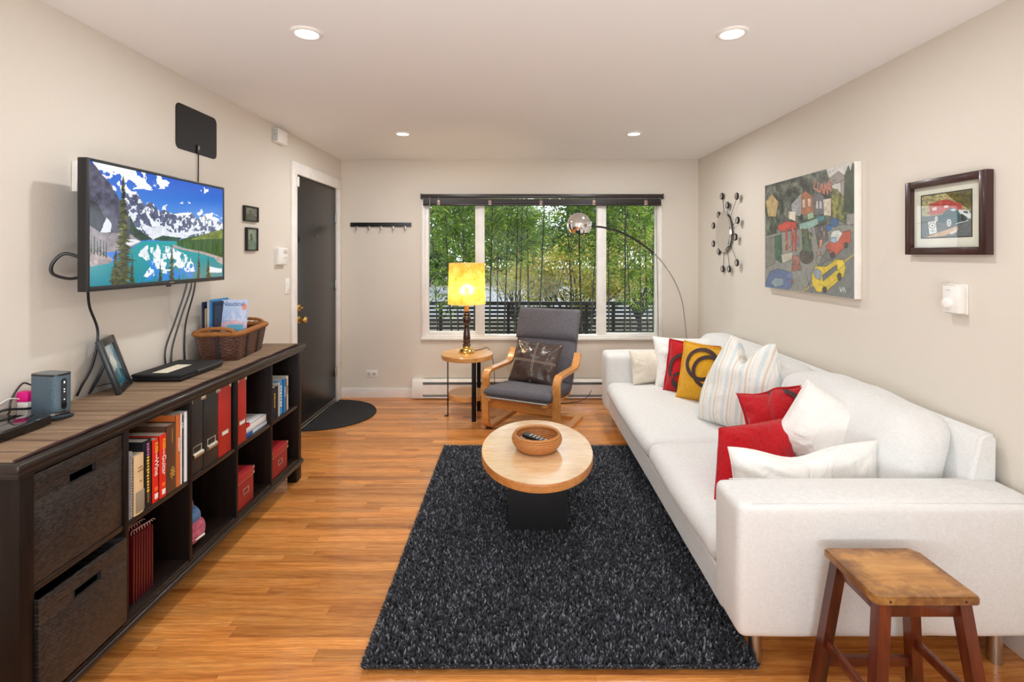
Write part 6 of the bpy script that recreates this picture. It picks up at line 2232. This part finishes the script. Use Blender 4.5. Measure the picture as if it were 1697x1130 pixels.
# ------------------------------------------------------------------ cushions on the sofa
SEAT = .405
make_pillow('small plain cream pillow leaning on the far sofa arm', M['pillow_cream'], (.29, .27, .15), (1.075, 4.085, SEAT + .125), yaw=6, lean=14, roll=-3, piping=.003, seed=1, wr=.018)
make_pillow('large white pillow standing in the far corner of the sofa', M['pillow_white'], (.54, .42, .24), (1.37, 3.985, SEAT + .175), yaw=-10, lean=17, roll=-1, piping=.003, seed=2, wr=.026, ear=.1)
rsz = (.36, .38, .17)
p = make_pillow('red felt pillow with brown rings between the white and mustard pillows', M['pillow_red'], rsz, (1.315, 3.765, SEAT + .175), yaw=-36, lean=13, roll=3, flange=.022, seed=3, wr=.009)
pillow_ring(p, rsz, -.02, -.02, .120, .026, M['felt_brown'], 60, 300)
pillow_ring(p, rsz, -.045, -.105, .062, .022, M['felt_brown'])
ysz = (.38, .40, .19)
p = make_pillow('mustard yellow pillow with two large brown rings', M['pillow_yellow'], ysz, (1.360, 3.545, SEAT + .185), yaw=-36, lean=14, roll=4, flange=.022, seed=4, wr=.009)
pillow_ring(p, ysz, -.030, .065, .105, .026, M['felt_brown'])
pillow_ring(p, ysz, .025, .020, .105, .026, M['felt_brown'])


def chop(q, u, v, side):
    # dent pressed into the top edge, corners stand up
    k_ = math.exp(-(u / .40) ** 2) * max(0, (v + .1) / 1.1) ** 1.5
    q.x *= 1 - .48 * max(0, (v + .35) / 1.35) ** 1.3
    q.z -= .15 * k_
    q.y -= .05 * k_ * (1 if side == -1 else -.2)
    return q


make_pillow('big blue and beige striped pillow with a dented top', M['pillow_stripe'], (.52, .56, .26), (1.385, 3.03, SEAT + .250), yaw=-48, lean=14, roll=4, piping=.003, seed=6, wr=.022, ear=.03, fn=chop)
rs2 = (.40, .36, .16)


def crumple(q, u, v, side):
    q.y += .07 * u * abs(u) * (1 if u < 0 else .3)
    q.y -= .05 * math.exp(-((u - .15) / .25) ** 2) * (v > -.5)
    return q


p = make_pillow('crumpled red felt pillow with brown bands behind the plain red pillow', M['pillow_red'], (.33, .31, .20), (1.385, 2.60, SEAT + .180), yaw=-46, lean=26, roll=-24, flange=.016, seed=7, wr=.018, ear=.10, fn=crumple)
pillow_ring(p, (.33, .31, .20), -.06, -.04, .095, .024, M['felt_brown'], 100, 250)
pillow_ring(p, (.33, .31, .20), .02, .03, .105, .024, M['felt_brown'], 20, 110)
def skew(q, u, v, side):
    q.x += .52 * q.z
    return q


make_pillow('plain bright red pillow leaning toward the near arm', M['pillow_red'], (.42, .32, .17), (1.095, 2.285, SEAT + .100), yaw=14, lean=30, roll=-3, piping=.005, seed=8, wr=.020, ear=.03, fn=skew)
make_pillow('white pillow standing on one corner against the near back cushion', M['pillow_white'], (.34, .34, .22), (1.425, 2.300, SEAT + .225), yaw=-22, lean=24, roll=30, piping=.003, seed=9, wr=.026, ear=.02)


def sag(q, u, v, side):
    q.z -= .045 * math.exp(-((u + .15) / .45) ** 2) * max(0, v)
    q.z += .012 * u * max(0, v)
    return q


make_pillow('flat white pillow tucked along the inside of the near arm', M['pillow_white'], (.61, .30, .13), (1.165, 2.015, SEAT + .125), yaw=0, lean=6, roll=0, piping=.003, seed=10, wr=.026, ear=.06, fn=sag)

# ------------------------------------------------------------------ wooden stool in front
stl = thing('wooden_stool', 'small worn wooden stool with splayed reddish legs in front of the sofa arm', 'stool', (1.142, 1.500, 0))
k = NT('worn_stool_top')
v = k.coords((.25, 1, 1))
n1 = k.noise(v, 22, 5, .6, .4); n2 = k.noise(k.coords(), 9, 5, .7); n3 = k.noise(k.coords((.2, 1, 1)), 60, 3, .7)
c = k.ramp(n1, [(.3, C8(150, 98, 44)), (.5, C8(184, 130, 66)), (.7, C8(202, 150, 84))])
# worn dark towards the edges
tc = k.n('ShaderNodeTexCoord'); sx_ = k.n('ShaderNodeSeparateXYZ'); k.l(tc.outputs['Object'], sx_.inputs[0])
def absn(o, s):
    a = k.n('ShaderNodeMath', operation='ABSOLUTE'); k.l(o, a.inputs[0])
    b = k.n('ShaderNodeMath', operation='MULTIPLY'); k.l(a.outputs[0], b.inputs[0]); b.inputs[1].default_value = s
    return b.outputs[0]
mxm = k.n('ShaderNodeMath', operation='MAXIMUM'); k.l(absn(sx_.outputs[0], 1 / .148), mxm.inputs[0]); k.l(absn(sx_.outputs[1], 1 / .118), mxm.inputs[1])
ad = k.n('ShaderNodeMath', operation='ADD'); k.l(mxm.outputs[0], ad.inputs[0])
ml = k.n('ShaderNodeMath', operation='MULTIPLY'); k.l(n2, ml.inputs[0]); ml.inputs[1].default_value = 2.2; k.l(ml.outputs[0], ad.inputs[1]); dv_ = k.n('ShaderNodeMath', operation='MULTIPLY_ADD'); k.l(ad.outputs[0], dv_.inputs[0]); dv_.inputs[1].default_value = .62; dv_.inputs[2].default_value = -.72; ad = dv_
c = k.mix(k.ramp(ad.outputs[0], [(.0, (0, 0, 0, 1)), (.30, (0, 0, 0, 1)), (.62, (.85, .85, .85, 1))]), c, C8(98, 58, 30))
c = k.mix(k.ramp(n3, [(.66, (0, 0, 0, 1)), (.72, (.6, .6, .6, 1))]), c, C8(60, 36, 20))
k.l(c, k.p.inputs['Base Color']); k.p.inputs['Roughness'].default_value = .4; k.p.inputs['Coat Weight'].default_value = .2; k.bump(n1, .12, .002)
M['stool_top'] = k.m
hx_, hy_ = .148, .118
oct_ = [(-hx_ + .012, -hy_), (hx_ - .006, -hy_), (hx_, -hy_ + .006), (hx_, hy_ - .028), (hx_ - .022, hy_), (-hx_ + .006, hy_), (-hx_, hy_ - .006), (-hx_, -hy_ + .016)]
m = MB(); m.prism(oct_, 2, .476, .500)
bm = bmesh.new(); vv = [bm.verts.new(q) for q in m.v]
for f in m.f: bm.faces.new([vv[i] for i in f])
bmesh.ops.recalc_face_normals(bm, faces=bm.faces)
bmesh.ops.bevel(bm, geom=list(bm.edges), offset=.0035, segments=2, affect='EDGES')
sts = MB().bm(bm).build('seat', M['stool_top'], stl, 40)


def stool_leg(sx, sy, zt=.476):
    top = Vector((sx * .112, sy * .092, zt)); bot = Vector((sx * .165, sy * .135, 0))
    w = .017
    V = [(p.x + a * w, p.y + b * w, p.z) for p in (bot, top) for a, b in ((-1, -1), (1, -1), (1, 1), (-1, 1))]
    return MB().add(V, [(3, 2, 1, 0), (4, 5, 6, 7), (0, 1, 5, 4), (1, 2, 6, 5), (2, 3, 7, 6), (3, 0, 4, 7)]), top, bot


pts = {}
for sx in (-1, 1):
    for sy in (-1, 1):
        m, tp, bt = stool_leg(sx, sy); pts[(sx, sy)] = (tp, bt)
        m.build('leg', M['stool'], stl)


def at_h(sx, sy, z):
    tp, bt = pts[(sx, sy)]
    return bt.lerp(tp, z / .476)


def rail(a, b, h, w, name):
    d_ = (b - a).normalized()
    m = MB(); L = (b - a).length
    q = d_.to_track_quat('X', 'Z').to_matrix().to_4x4()
    m.rb2((0, -w / 2, -h / 2), (L, w / 2, h / 2), .002, mat=Matrix.Translation(a) @ q)
    m.build(name, M['stool'], stl)


for sy in (-1, 1): rail(at_h(-1, sy, .455), at_h(1, sy, .455), .040, .018, 'apron')
for sx in (-1, 1): rail(at_h(sx, -1, .455), at_h(sx, 1, .455), .040, .018, 'apron')
for sx in (-1, 1): rail(at_h(sx, -1, .20), at_h(sx, 1, .20), .030, .016, 'stretcher')
for sy in (-1, 1): rail(at_h(-1, sy, .13), at_h(1, sy, .13), .030, .016, 'stretcher')
for sx in (-.105, .105): MB().rbox((sx, -hy_ - .0003, .488), (.006, .002, .006), .001).build('peg', M['black_matte'], sts)
